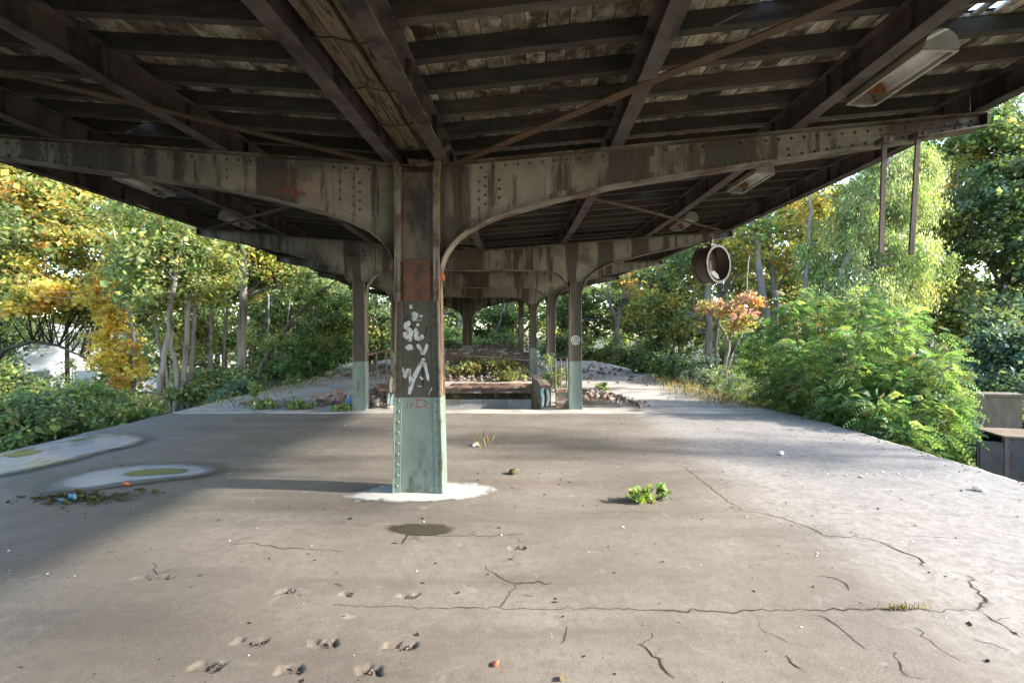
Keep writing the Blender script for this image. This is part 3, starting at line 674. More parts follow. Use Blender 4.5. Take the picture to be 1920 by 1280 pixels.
# ------------------------------------------------------------------ lamps
def make_lamp(s, x, label, tilt=0):
    z = ztop(x) + .12; p = RP(s, x, z); o = empty('strip_light', p, -math.atan(hdg(s)))
    o.rotation_euler = (0, tilt, -math.atan(hdg(s))); tag(o, label, 'lamp', 'strip lights under the canopy')
    Lh, wd, ht = .46, .125, .135; th = np.linspace(0, math.pi, 11)
    b = MB(); outer = [(wd * math.cos(t), ht * math.sin(t)) for t in th]; inner = [((wd - .006) * math.cos(t), (ht - .006) * math.sin(t)) for t in reversed(th)]
    b.sweep([[(u, y, v) for u, v in outer + inner] for y in (-Lh, Lh)]); shell = b.build('housing', enamel_m, o, True)
    for y, mt in ((-Lh - .006, enamel_m), (Lh + .006, enamel_m)):
        e = MB(); e.sweep([[(u, y + d, v) for u, v in outer] for d in (-.006, .0055)]); e.build('end_cap', mt, shell)
    r = MB(); r.sweep([[(u * .86, y, v * .80 + .012) for u, v in outer + [(q[0] * .97, q[1] * .97) for q in reversed(outer)]] for y in (-Lh + .01, Lh - .18)]); r.build('reflector', reflector_m, o, True)
    e = MB(); e.sweep([[(u * .84, y, v * .78 + .014) for u, v in outer] for y in (Lh - .175, Lh - .168)]); e.build('rusted_socket_plate', lamprust_m, o)
    k = MB()
    for sx in (-1, 1): k.box((sx * (wd - .004), 0, -.012), (.020, 2 * Lh, .018))
    for sy in (-1, 1): k.box((0, sy * (Lh - .006), -.012), (2 * wd - .03, .020, .018))
    k.build('rim', enamel_m, o)
    w = MB(); w.tube(smooth_pts([(-.10, Lh - .02, -.02), (-.02, Lh - .06, -.055), (.08, Lh - .12, -.05), (.118, Lh - .25, -.02)]), .006, 5); w.build('loose_wire', enamel_m, o)
    for sy in (-.3, .3):
        h = MB(); h.box((0, sy, ht + .055), (.03, .03, .11)); h.build('hanger', steel_m, o)
for s, x, lb in ((4.42, 4.12, 'nearest open strip light hanging under the right side of the roof'), (7.25, 4.2, 'second strip light on the right, just beyond the nearest frame arm'), (9.9, 4.2, 'third strip light on the right, just before the second frame arm'),
                 (15.4, 4.3, 'farthest small strip light on the right side of the roof'), (7.45, -4.45, 'cream strip light under the left side of the roof, just beyond the nearest arm'), (10.0, -4.4, 'second cream strip light on the left, near the next frame arm'), (15.2, -4.3, 'far cream strip light on the left beneath the third frame')):
    make_lamp(s, x, lb, .06 if x > 0 else -.06)

# hanging bars of a lost sign
for (pt, pb, lb) in (((1653, 272), (1650, 474), 'left of the two thin iron bars hanging from the near right arm'), ((1716, 262), (1706, 478), 'right of the two thin iron bars hanging from the near right arm')):
    a = W(*pt, 4.86); b_ = W(*pb, 4.86); o = empty('hanging_bar', tuple(a)); tag(o, lb, 'iron bar', 'iron bars hanging from the arm')
    m = MB(); m.sweep([[(p[0] - .022, -.010, p[2]), (p[0] + .022, -.010, p[2]), (p[0] + .022, .010, p[2]), (p[0] - .022, .010, p[2])] for p in (np.zeros(3), b_ - a)]); m.build('bar', steel_m, o)
    m = MB(); m.box((0, 0, .02), (.10, .13, .05)); m.dome((0, -.065, .02), .02); m.build('clamp', steel_m, o)

# gutted station clock
def make_clock():
    c = W(1333, 497, 10.5); o = empty('station_clock', tuple(c), math.atan2(.53, .85)); tag(o, 'gutted round drum clock without a dial, hanging from the second right arm', 'clock')
    # local: -y is the front
    Rr, D = .375, .15; th = np.linspace(0, 2 * math.pi, 33)[:-1]
    def ring(r0, r1, y0, y1):
        b = MB(); rr = [[(r0 * math.cos(t), y0, r0 * math.sin(t)), (r1 * math.cos(t), y0, r1 * math.sin(t)), (r1 * math.cos(t), y1, r1 * math.sin(t)), (r0 * math.cos(t), y1, r0 * math.sin(t))] for t in th]
        b.sweep(rr + [rr[0]], True, False); return b
    ring(Rr - .012, Rr, -D, D).build('drum', clock_m, o, False)
    ring(Rr - .035, Rr + .014, -D - .03, -D + .03).build('front_ring', ring_m, o)
    ring(Rr - .05, Rr + .018, D - .03, D + .035).build('back_ring', clock_m, o)
    b = MB(); b.box((0, .02, 0), (.016, .012, 2 * Rr - .03)); b.build('inner_rod', rail_m, o)
    b = MB(); b.box((.08, .10, .02), (.28, .012, .62)); b.build('inner_plate', clock_m, o)
    b = MB(); v = [(.30 * math.cos(a), -D - .02, .30 * math.sin(a)) for a in np.linspace(R(215), R(275), 6)] + [(-.02, -D - .02, -.21), (-.15, -D - .02, -.14)]
    b.add(v + [(p[0], p[1] + .004, p[2]) for p in v], [tuple(range(len(v))), tuple(range(2 * len(v) - 1, len(v) - 1, -1))]); b.build('broken_pane', metalbox_m, o)
    b = MB(); top = ztop(4.9) - .25 - c[2]; b.tube([(0, 0, Rr), (0, 0, top + .15)], .03, 8); b.box((0, 0, Rr + .02), (.16, .10, .05)); b.build('stem', steel_m, o)
make_clock()

# ------------------------------------------------------------------ stair opening, broken walls, railings
def gz(x, y): return float(-1.08 - 4.5 * sm((abs(x + .7) - 13) / 11))
_bm = MB(); 
def brick_mesh():
    v = [Vector((i * .12, j * .057, k * .034)) for k in (-1, 1) for j in (-1, 1) for i in (-1, 1)]
    v = [p + Vector((random.uniform(-.006, .006), random.uniform(-.005, .005), random.uniform(-.004, .004))) for p in v]
    m = bpy.data.meshes.new('brick'); m.from_pydata(v, [], [(0, 2, 3, 1), (4, 5, 7, 6), (0, 1, 5, 4), (2, 6, 7, 3), (0, 4, 6, 2), (1, 3, 7, 5)]); m.update(); m.materials.append(brick_m); return m
BR = [brick_mesh() for _ in range(5)]
def brick(parent, loc, rz=0, rx=0, ry=0, sx=1.0):
    o = bpy.data.objects.new('brick', random.choice(BR)); COL.objects.link(o); o.parent = parent; o.location = loc; o.rotation_euler = (rx, ry, rz); o.scale = (sx, 1, 1); return o
def masonry(parent, x0, x1, y, ztopf, z0=.006, depth=1, skip=.05):
    """courses of single bricks facing -y; ztopf(x) = ragged top"""
    c = 0; z = z0 + .036
    while z < 2:
        any_ = False; x = x0 + (.0 if c % 2 else -.06)
        while x < x1 - .04:
            L = min(.24, x1 - x); 
            if x < x0: L = .18; xx = x0
            else: xx = x
            if z < ztopf(xx + L / 2) and random.random() > skip:
                for d in range(depth): brick(parent, (xx + L / 2 + random.uniform(-.004, .004), y + .057 + d * .118 + random.uniform(-.008, .012), z), random.uniform(-.03, .03), 0, 0, (L - .012) / .24)
                any_ = True
            x = xx + L
        if not any_: break
        z += .079; c += 1
# end wall inside the opening
ew = tag(empty('stairwell_wall', (0, PIT_F, 0)), 'tiled end wall inside the stair opening under a mossy brick ledge', 'wall')
b = MB(); b.box2((PIT_L - .3, .02, -3), (PIT_R + .3, .25, -.30)); b.build('core', mortar_m, ew)
b = MB(); b.box2((PIT_L, -.012, -.50), (PIT_R, .02, -.315)); b.build('mossy_band', moswall_m, ew)
for k in range(4):
    w = (PIT_R - PIT_L) / 4
    for r in range(2):
        b = MB(); b.box2((PIT_L + k * w + .006, -.02, -.515 - r * .62 - .60), (PIT_L + (k + 1) * w - .006, .018, -.515 - r * .62)); b.build('tile', tile_m, ew)
for c in range(4):
    x = PIT_L - (.12 if c % 2 else 0)
    while x < PIT_R - .05:
        if c < 3 or random.random() > .35: brick(ew, (x + .12, -.05 + random.uniform(-.012, .012) - (.05 if c == 2 else 0), -.268 + c * .080), random.uniform(-.04, .04))
        x += .25
# inner side walls of the opening
for nm, xa, xb, lb in (('stairwell_wall', PIT_R - .02, PIT_R + .2, 'right inner side wall of the stair opening, dark and stained'), ('stairwell_wall', PIT_L - .2, PIT_L + .02, 'left inner side wall of the stair opening, dark and stained')):
    b = MB(); b.box2((xa, PIT_N + .02, -3), (xb, PIT_F + .018, -.05)); tag(b.build(nm, moswall_m, None, origin=((xa + xb) / 2, 13, -3)), lb, 'wall')
# right parapet stump beside the opening
pr = tag(empty('broken_parapet', (.60, 10.72, 0)), 'low broken parapet with faded graffiti at the right edge of the stair opening', 'parapet')
b = MB(); ys = [0, .6, 1.5, 2.6, 3.8, 4.9]; hs = [.47, .46, .45, .36, .30, .24]
b.sweep([[(0, y, .0), (.22, y, 0), (.22, y, h), (.11, y, h + .015), (0, y, h)] for y, h in zip(ys, hs)]); b.build('plaster_core', concrete_m, pr)
b = MB(); ribbon(b, smooth_pts([(.04, .03), (.06, .2), (.03, .33), (.07, .43)]), .05, -.003); ribbon(b, smooth_pts([(.13, .05), (.17, .2), (.14, .4)]), .04, -.003); p = b.build('faded_graffiti', cyan_m, pr)
b = MB(); ribbon(b, smooth_pts([(.09, .02), (.10, .25), (.085, .4)]), .035, -.0035); b.build('dark_graffiti', black_m, pr)
bp = tag(empty('brick_pier', (.93, 10.78, 0)), 'crumbling stump of pale red bricks beside the right column', 'brick stump')
masonry(bp, .0, .40, 0, lambda x: .50 - .12 * abs(math.sin(x * 9 + 1)), depth=2, skip=.06)
b = MB(); b.box2((.015, .02, .004), (.385, .22, .32)); b.build('mortar_core', mortar_m, bp)
# left side: ragged brick wall and painted stump
lw = tag(empty('brick_wall', (-3.02, 10.95, 0)), 'ruined pale brick wall between the left column and the stair opening', 'brick wall')
masonry(lw, .16, .62, 0, lambda x: .42 + .55 * x + .06 * math.sin(17 * x), depth=1, skip=.08)
b = MB(); b.sweep([[(x, .05, .004), (x, .2, .004), (x, .2, .36 + .5 * x), (x, .05, .36 + .5 * x)] for x in (.18, .4, .60)]); b.build('mortar_core', mortar_m, lw)
gs = tag(empty('painted_stump', (-2.62, 10.66, 0)), 'jagged wall stump sprayed cyan and white behind the nearest column', 'wall stump')
b = MB(); prof = [(0, 0), (.25, 0), (.25, .80), (.22, .72), (.17, .62), (.14, .86), (.10, .70), (.06, .74), (.05, .36), (.0, .33)]
b.sweep([[(x, y, z) for x, z in prof] for y in (0, .2)]); b.build('core', concrete_m, gs)
for mt, sts in ((cyan_m, ([(.03, .05), (.05, .2), (.05, .32)], [(.10, .06), (.12, .22), (.15, .30)], [(.2, .03), (.2, .16), (.21, .3)])), (white_m, ([(.09, .34), (.10, .5), (.11, .66)], [(.16, .1), (.17, .28)], [(.2, .35), (.22, .55)])), (pink_m, ([(.15, .38), (.155, .52)], [(.23, .2), (.235, .4)])), (yellow_m, ([(.2, .42), (.205, .6)], [(.075, .42), (.08, .58)]))):
    b = MB()
    for q in sts: ribbon(b, smooth_pts(q), .05, -.003 - .0006 * random.random())
    b.build('sprayed_patch', mt, gs)
# dark graffiti wall across the platform behind the opening
def brickwall_far(name, label, cat, o3, length, height, rows_mat, topjit=.04, yaw=0, painted=False):
    o = tag(empty(name, o3, yaw), label, cat); b = MB()
    b.box2((0, .03, -.02), (length, .24, height - .06)); b.build('core', mortar_m, o)
    b = MB(); z = .0; c = 0
    while z + .07 < height + random.uniform(-topjit, topjit):
        x = -.12 if c % 2 else 0
        while x < length - .05:
            xa, xb = max(x, 0), min(x + .24, length)
            if xb - xa > .05 and (z < height - .2 or random.random() > .2): b.box2((xa, random.uniform(-.006, .012), z), (xb - .012, .12, z + .068))
            x += .25
        z += .08; c += 1
    tag(b.build('bricks', rows_mat, o), kind='stuff'); return o
fw = brickwall_far('brick_wall', 'dark sooty brick wall with scrawled graffiti across the middle of the platform', 'brick wall', (-2.55, 20.2, 0), 3.35, .86, dbrick_m)
b = MB()
for _ in range(9):
    x = random.uniform(.1, 3.0); z = random.uniform(.35, .7); ribbon(b, smooth_pts([(x + random.uniform(-.16, .16), z + random.uniform(-.16, .12)) for _ in range(4)]), .022, -.010)
b.build('scrawl', white_m, fw)
b = MB()
for k in range(10): b.box((3.37 + random.uniform(-.03, .03), .1, .05 + k * .08), (.12, .22, .07), Matrix.Rotation(random.uniform(-.1, .1), 3, 'Z'))
tag(b.build('orange_brick_end', brick_m, fw), kind='stuff')
fl_ = MB(); fl_.box2((0, 0, 0), (3.6, .2, .82)); o = tag(empty('graffiti_wall', (-3.6, 25.6, 0)), 'low far wall with a band of white and blue graffiti behind the last column', 'wall'); fl_.build('wall_body', dbrick_m, o)
b = MB(); letters(b, 'RAWEZUCRAWE', .1, .50, .26, .24, .07, -.004, .15, 1.15); b.build('white_graffiti', white_m, o)
b = MB(); b.box2((-.05, -.03, .8205), (3.65, .23, .87)); b.build('coping', dbrick_m, o)

def railing(label, pts, posts, mid=None, name='railing', h_post=None, r=.022):
    o = tag(empty(name, tuple(pts[0][:2]) + (0,)), label, 'railing'); q = np.array([pts[0][0], pts[0][1], 0])
    b = MB(); b.tube([Vector(p - q) for p in map(np.array, pts)], r, 7); b.build('handrail', rail_m, o)
    for (pa, pb) in posts:
        b = MB(); b.tube([Vector(np.array(pa) - q), Vector(np.array(pb) - q)], r * .85, 6); b.build('post', rail_m, o)
    if mid:
        for pl in mid:
            b = MB(); b.tube([Vector(np.array(p) - q) for p in pl], r * .55, 5); b.build('cross_rail', rail_m, o)
    return o
lp = [W(676, 668, 11.0), W(690, 665, 11.3), W(706, 661, 12.2), W(724, 656, 13.4), W(735, 655, 14.2), W(748, 661, 15.2)]
railing('bent rusty handrail behind the left column beside the stair opening', lp, [(p, (p[0], p[1], .0)) for p in lp[0:1] + lp[2:6]])
rp_ = [W(1084, 659, 10.75), W(1066, 668, 11.4), W(1050, 671, 12.4), W(1040, 669, 13.2), W(1031, 663, 14.3)]
railing('bent rusty handrail with pickets between the two right columns', rp_, [(rp_[i] * (1 - t) + rp_[i + 1] * t, np.array([*(rp_[i] * (1 - t) + rp_[i + 1] * t)[:2], .0])) for i, t in ((0, .6), (1, .2), (1, .9), (2, .8), (3, .7))])
fp = [W(920, 643, 23), W(950, 645, 23), W(978, 643, 23.2), W(1000, 642, 23.2)]
railing('thin far railing to the right of the last dark column', fp, [(p, (p[0], p[1], .0)) for p in fp] + [(W(x, 644, 23.1), (W(x, 644, 23.1)[0], 23.1, .0)) for x in (935, 964, 988)], [[W(918, 655, 23), W(1000, 655, 23.2)]])
tp = [W(836, 664, 17.0), W(930, 671, 16.8), W(1024, 678, 16.6)]
railing('thin sagging rail crossing above the rubble behind the stair opening', tp, [(p, (p[0], p[1], .0)) for p in tp], r=.014)
# rubble
def stones(name, label, pts, smin, smax, mat, flat=.6, cat='rubble', kind='stuff', parent=None, grp=None):
    base = np.array([[i, j, k] for k in (-1, 1) for j in (-1, 1) for i in (-1, 1)], float) * .5
    F_ = np.array([(0, 2, 3, 1), (4, 5, 7, 6), (0, 1, 5, 4), (2, 6, 7, 3), (0, 4, 6, 2), (1, 3, 7, 5)]); V = []; FF = []
    for k, p in enumerate(pts):
        s = smin * (smax / smin) ** (rng.random() ** 1.8); v = base * np.array([s * rng.uniform(.7, 1.5), s, s * flat * rng.uniform(.7, 1.2)]) + rng.normal(0, s * .09, (8, 3))
        a, b_ = rng.uniform(0, 6.28), rng.normal(0, .35); c, s_ = math.cos(a), math.sin(a); cb, sb = math.cos(b_), math.sin(b_)
        v = v @ np.array([[1, 0, 0], [0, cb, -sb], [0, sb, cb]]) @ np.array([[c, -s_, 0], [s_, c, 0], [0, 0, 1]])
        v[:, 2] -= v[:, 2].min(); V.append(v + p); FF.append(F_ + 8 * k)
    V = np.vstack(V); o0 = V.mean(0); o0[2] = V[:, 2].min()
    o = mesh_np(name, V - o0, np.vstack(FF), mat, parent, loc=tuple(o0)); tag(o, label, cat, grp, kind); return o
def scatter(n, x0, x1, y0, y1, zf=lambda x, y: .008, dens=None):
    out = []
    while len(out) < n:
        x, y = rng.uniform(x0, x1), rng.uniform(y0, y1)
        if dens is None or rng.random() < dens(x, y): out.append((x, y, zf(x, y)))
    return np.array(out)
mound = lambda x, y: .01 + .38 * max(0, 1 - ((y - 18.6) / 1.9) ** 2) * max(0, 1 - abs((x + .9) / 1.75) ** 3) * (.7 + .3 * math.sin(3 * x + 2 * y))
stones('rubble', 'mound of brick rubble behind the ledge of the stair opening', scatter(1100, -2.5, .7, 16.4, 20.1, lambda x, y: mound(x, y) * rng.uniform(.5, 1)), .03, .13, rubble_m)
heap = lambda cx_, cy_, rx, ry, h: (lambda x, y: .006 + h * max(0, 1 - ((x - cx_) / rx) ** 2 - ((y - cy_) / ry) ** 2))
stones('rubble', 'spill of small rubble to the right of the right column', scatter(420, 1.5, 3.0, 10.6, 12.6, heap(1.6, 11.2, 1.1, 1.2, .22), lambda x, y: max(.05, 1 - (x - 1.5) / 1.3)), .025, .12, rubble_m)
stones('rubble', 'broken brick bits around the left column and ruined wall', scatter(260, -3.6, -2.5, 10.55, 12.0, heap(-2.9, 11.3, .7, .8, .28)), .03, .16, rubble_m)
stones('rubble', 'strip of grey rubble along the joint on the left', scatter(320, -5.9, -3.4, 10.75, 12.6, lambda x, y: .012, lambda x, y: max(.04, 1 - abs(y - 11.3) / .7)), .02, .09, rubble_m)
stones('rubble', 'grey rubble strewn far along the left platform edge', scatter(260, -6.5, -4.6, 17, 24, lambda x, y: .012, lambda x, y: .2 + .8 * (x < -5.6)), .03, .2, rubble_m)
stones('rubble', 'bits of rubble scattered on the far right of the platform', scatter(140, 1.2, 4.6, 15, 24, lambda x, y: .012), .03, .14, rubble_m)
stones('rubble', 'loose stones on the far middle of the platform', scatter(160, -2.4, .9, 20.6, 25, lambda x, y: .012), .03, .16, rubble_m)
ch = tag(empty('masonry_chunk', (-3.93, 11.45, 0)), 'fallen lump of mortared bricks lying left of the left column', 'masonry')
for k in range(16):
    brick(ch, (random.uniform(-.2, .22), random.uniform(-.12, .14), .04 + .075 * (k // 5)), random.uniform(-.5, .5), random.uniform(-.15, .15), random.uniform(-.15, .15), random.uniform(.6, 1))
b = MB(); b.box((.02, .03, .10), (.34, .2, .17), Matrix.Rotation(.2, 3, 'Z')); b.build('mortar_lump', dbrick_m, ch)
cc = tag(empty('masonry_chunk', (-4.35, 11.7, 0)), 'small pale masonry lump beside the larger fallen brick lump', 'masonry')
for k in range(4): brick(cc, (random.uniform(-.1, .1), random.uniform(-.06, .06), .04 + .07 * (k // 2)), random.uniform(-.4, .4), 0, random.uniform(-.1, .1), .8)
b = MB(); b.sweep([[(x, y, z) for x, y, z in ((-.2, -.12, 0), (.2, -.1, 0), (.18, .12, 0), (-.16, .1, 0))], [(-.15, -.08, .12), (.12, -.06, .17), (.1, .08, .2), (-.1, .06, .1)], [(-.05, -.03, .2), (.03, -.02, .24), (.02, .04, .25), (-.04, .03, .19)]])
tag(b.build('plastic_bag', blue_m, None, loc=(-3.42, 11.05, .008)), 'crumpled blue plastic bag in the rubble left of the left column', 'plastic bag')

# ------------------------------------------------------------------ floor: pad, puddles, cracks, litter
def sheet(name, poly2, z, mat, parent=None, ks=(1.0, .88, .74, .55, .28)):
    """thin film of water: rings shrinking to the middle; the tint attribute holds its depth (0 at the rim)"""
    pl = np.array(smooth_closed(poly2)); c = pl.mean(0); n = len(pl)
    V = np.vstack([np.c_[(pl - c) * k, np.zeros(n)] for k in ks] + [np.zeros((1, 3))]); D = np.r_[np.repeat([0, .3, .65, 1, 1], n), 1]
    f = [(r * n + i_, r * n + (i_ + 1) % n, (r + 1) * n + (i_ + 1) % n, (r + 1) * n + i_) for r in range(4) for i_ in range(n)]
    b = MB(); b.add(V, f + [(4 * n + i_, 4 * n + (i_ + 1) % n, 5 * n) for i_ in range(n)]); o = b.build(name, mat, parent, loc=(c[0], c[1], z))
    at = o.data.color_attributes.new('tint', 'FLOAT_COLOR', 'POINT'); at.data.foreach_set('color', np.repeat(D, 4).astype(np.float32)); return o
def smooth_closed(P_, k=5, jit=0.0):
    P_ = [Vector((p[0], p[1])) for p in P_]; n = len(P_); out = []
    for i in range(n):
        p0, p1, p2, p3 = P_[i - 1], P_[i], P_[(i + 1) % n], P_[(i + 2) % n]
        for j in range(k):
            t = j / k; q = .5 * ((2 * p1) + (p2 - p0) * t + (2 * p0 - 5 * p1 + 4 * p2 - p3) * t * t + (3 * p1 - p0 - 3 * p2 + p3) * t ** 3)
            out.append((q.x + random.uniform(-jit, jit), q.y + random.uniform(-jit, jit)))
    return out
def grow(P_, d):
    P_ = np.array(P_); c = P_.mean(0); v = P_ - c; l = np.linalg.norm(v, axis=1, keepdims=True); return c + v * (1 + d / l)
def clip_edge(P_): return [(max(p[0], float(le(p[1])) + .03), p[1]) for p in P_]
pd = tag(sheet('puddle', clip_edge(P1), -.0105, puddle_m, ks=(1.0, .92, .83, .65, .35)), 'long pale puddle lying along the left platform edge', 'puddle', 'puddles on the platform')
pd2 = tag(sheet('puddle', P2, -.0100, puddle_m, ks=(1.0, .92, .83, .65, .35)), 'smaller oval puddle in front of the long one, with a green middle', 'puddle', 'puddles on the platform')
def child_sheet(nm, poly, dz, mat, par):
    o = sheet(nm, poly, par.location.z + dz, mat, par); o.location = (o.location.x - par.location.x, o.location.y - par.location.y, dz); return o
for o_ in (pd, pd2): o_.location.z = .0125
child_sheet('wet_rim', clip_edge(grow(P1, .20)), -.0035, wet_m, pd); child_sheet('wet_rim', grow(P2, .24), -.0035, wet_m, pd2)
child_sheet('green_patch', [G(*p)[:2] for p in ((215, 893), (250, 884), (310, 880), (360, 882), (350, 890), (290, 895), (240, 898))], .004, green_film_m, pd2)
child_sheet('green_patch', [G(*p)[:2] for p in ((0, 858), (40, 849), (85, 845), (60, 854), (20, 862))], .004, green_film_m, pd)
outer = [G(*p)[:2] for p in ((625, 940), (680, 915), (735, 907), (800, 903), (860, 905), (915, 910), (950, 921), (915, 937), (850, 945), (790, 947), (720, 948))]
sheet('cement_pad', outer, .0125, pad_m, platform)
CR = [([(1285, 876), (1310, 897), (1345, 925), (1372, 944), (1395, 960), (1425, 962)], 9), ([(1425, 962), (1470, 972), (1495, 982), (1520, 990), (1555, 1008), (1620, 1012), (1655, 1018)], 9), ([(1655, 1018), (1690, 1035), (1715, 1044), (1735, 1055), (1738, 1066)], 13), ([(1655, 1018), (1690, 1010), (1730, 1008), (1800, 1010), (1920, 1012)], 3),
      ([(1820, 1082), (1835, 1090), (1824, 1095), (1845, 1112), (1855, 1125), (1858, 1134), (1848, 1142), (1842, 1149)], 16), ([(1090, 1146), (1230, 1148), (1390, 1151), (1460, 1148), (1560, 1149), (1640, 1149), (1760, 1151), (1842, 1149)], 9), ([(620, 1137), (760, 1140), (900, 1143), (1090, 1146)], 5), ([(1842, 1150), (1870, 1168), (1895, 1180), (1925, 1200)], 6),
      ([(910, 1062), (930, 1077), (948, 1091), (965, 1097)], 6), ([(965, 1097), (1000, 1096), (1036, 1097)], 13), ([(965, 1099), (955, 1118), (947, 1130), (938, 1142)], 8), ([(655, 984), (690, 986), (735, 988)], 4), ([(770, 1003), (835, 1005), (920, 1006), (985, 1002)], 7), ([(764, 1003), (758, 1012), (752, 1022)], 12),
      ([(430, 1022), (455, 1021), (475, 1020), (505, 1025), (530, 1031), (560, 1030), (640, 1036)], 7), ([(1200, 1212), (1222, 1228), (1240, 1240), (1246, 1258), (1268, 1278)], 10), ([(1225, 1190), (1218, 1205), (1205, 1214)], 5), ([(281, 1058), (287, 1078), (290, 1085)], 7), ([(150, 1120), (200, 1108), (250, 1094), (310, 1078)], 3), ([(1538, 1085), (1560, 1087), (1580, 1093), (1598, 1112)], 6),
      ([(1540, 1160), (1565, 1172), (1580, 1182), (1602, 1200), (1632, 1225)], 6), ([(1420, 1160), (1428, 1178), (1455, 1195), (1490, 1215)], 4), ([(1725, 1182), (1735, 1200), (1760, 1215), (1795, 1238), (1825, 1252)], 5), ([(1835, 1204), (1870, 1212), (1905, 1225)], 5), ([(1000, 966), (1180, 964), (1300, 965), (1425, 962)], 4), ([(1425, 962), (1560, 963), (1700, 965), (1920, 968)], 3),
      ([(1480, 1235), (1490, 1250), (1508, 1262)], 8), ([(1690, 1230), (1698, 1255), (1712, 1278)], 7), ([(1065, 1180), (1060, 1200), (1052, 1212)], 5), ([(1540, 1250), (1600, 1278)], 3), ([(1885, 1075), (1920, 1088)], 5), ([(1340, 800), (1460, 806), (1560, 812)], 3), ([(690, 905), (740, 912)], 3)]
for pts, w in list(CR):
    if w < 6: continue
    for _ in range(3):
        j = random.randrange(len(pts) - 1); t = random.random(); a = [pts[j][q] + (pts[j + 1][q] - pts[j][q]) * t for q in (0, 1)]; d = random.choice((-1, 1)); L = random.uniform(18, 60)
        CR.append(([tuple(a), (a[0] + L * .4 * random.uniform(.3, 1), a[1] + d * L * .16), (a[0] + L * random.uniform(.6, 1.1), a[1] + d * L * random.uniform(.2, .45))], random.uniform(2, 3.5)))
CR = [(p, w) for p, w in CR if min(q[1] for q in p) > 790]
for k, (pts, w) in enumerate(CR):
    q = [G(*p)[:2] for p in pts]; fine = []
    for a, b_ in zip(q[:-1], q[1:]):
        n = max(2, int(np.linalg.norm(b_ - a) / .035))
        for j in range(n):
            t = j / n; p = a + (b_ - a) * t; d = (b_ - a) / np.linalg.norm(b_ - a); fine.append(p + np.array([-d[1], d[0]]) * rng.normal(0, .011) * (0 < t))
    fine.append(q[-1]); b = MB(); L = []; Rr = []; n = len(fine)
    for i_, p in enumerate(fine):
        t = fine[min(i_ + 1, n - 1)] - fine[max(i_ - 1, 0)]; t = t / (np.linalg.norm(t) + 1e-9); nn = np.array([-t[1], t[0]])
        ww = w * .00062 * rng.uniform(.4, 1.4) * (.12 + .88 * math.sin(math.pi * min(1, i_ / (n - 1))) ** .6) * (.65 + .5 * math.sin(i_ * .37 + k) * math.sin(i_ * .11 + 2 * k))
        z = float(fz(*p)) + .0022; L.append((*(p + nn * ww), z)); Rr.append((*(p - nn * ww), z))
    b.add(L + Rr, [(i_, i_ + 1, n + i_ + 1, n + i_) for i_ in range(n - 1)])
    ck = b.build('crack', moss_m if k in (0, 12, 14) else crack_m, platform)
    if w > 4:
        V = []; Dp = []
        for i_, p in enumerate(fine):
            t = fine[min(i_ + 1, n - 1)] - fine[max(i_ - 1, 0)]; t = t / (np.linalg.norm(t) + 1e-9); nn = np.array([-t[1], t[0]]); z = float(fz(*p)) + .0012
            for q_, dd in ((-1, 0), (0, 1), (1, 0)): V.append((*(p + nn * q_ * w * .0024 * rng.uniform(.4, 1.4)), z)); Dp.append(dd)
        bb = MB(); bb.add(V, [(3 * i_ + q_, 3 * i_ + q_ + 1, 3 * i_ + q_ + 4, 3 * i_ + q_ + 3) for i_ in range(n - 1) for q_ in (0, 1)]); fo = bb.build('dirty_edge', crackdirt_m, ck)
        at_ = fo.data.color_attributes.new('tint', 'FLOAT_COLOR', 'POINT'); at_.data.foreach_set('color', np.repeat(np.array(Dp, np.float32), 4))
for px, py, a_, b_ in PITS:
    g0 = G(px, py); dp = .017
    P_ = np.array([(g0[0] + a_ * rng.uniform(-.1, .85), g0[1] + b_ * rng.uniform(-.7, .8), -dp) for _ in range(26)])
    P_[:, 2] = fz(P_[:, 0], P_[:, 1]) + .0005
    stones('crumbs', None, P_[:14], .005, .015, rail_m, .4, None, 'stuff', platform)
tag(sheet('puddle', P3, -.0045, damp_m), 'small dark damp hollow in front of the nearest column', 'puddle', 'puddles on the platform')
def specks(n):
    out = []
    while len(out) < n:
        y = 2.3 + 7.6 * rng.random() ** 1.3; x = rng.uniform(le(y) + .2, re(y) - .1); out.append((x, y, float(fz(x, y)) + .001))
    return np.array(out)
stones('litter', 'tiny dark crumbs and grit strewn over the platform', specks(420), .004, .013, crack_m, .35, 'litter')
stones('litter', 'tiny white chips strewn over the platform', specks(150), .004, .012, paper_m, .35, 'litter')
def at_floor(px, py): p = G(px, py); p[2] = float(fz(p[0], p[1])) + .001; return p
def near(px, py, n, r, ry=None):
    p = at_floor(px, py); return np.array([p + np.array([rng.normal(0, r), rng.normal(0, (ry or r)), 0]) for _ in range(n)])
stones('litter', 'dark heap of leaf litter in front of the oval puddle', near(150, 935, 170, .26, .09), .012, .05, moss_m, .4, 'litter')
stones('debris', 'scrap of blue plastic in the dark litter by the puddle', near(122, 939, 3, .03), .05, .10, blue_m, .4, 'scrap', 'thing')
stones('debris', 'small dark clod lying right of the nearest column', near(965, 888, 5, .025), .03, .07, soil_m, .5, 'clod', 'thing')
stones('debris', 'white scrap of paper lying on the right of the platform', near(1466, 853, 3, .02), .03, .07, paper_m, .35, 'paper scrap', 'thing')
stones('debris', 'white scrap near the right platform edge', near(1846, 922, 3, .02), .03, .06, paper_m, .35, 'paper scrap', 'thing')
stones('debris', 'pale brick bit among dry stalks behind the nearest column', near(890, 836, 4, .03), .03, .07, paper_m, .6, 'brick bit', 'thing')
stones('debris', 'white flakes scattered near the right platform edge', near(1660, 893, 16, .30, .05), .008, .026, paper_m, .25, 'paper flakes', 'stuff')
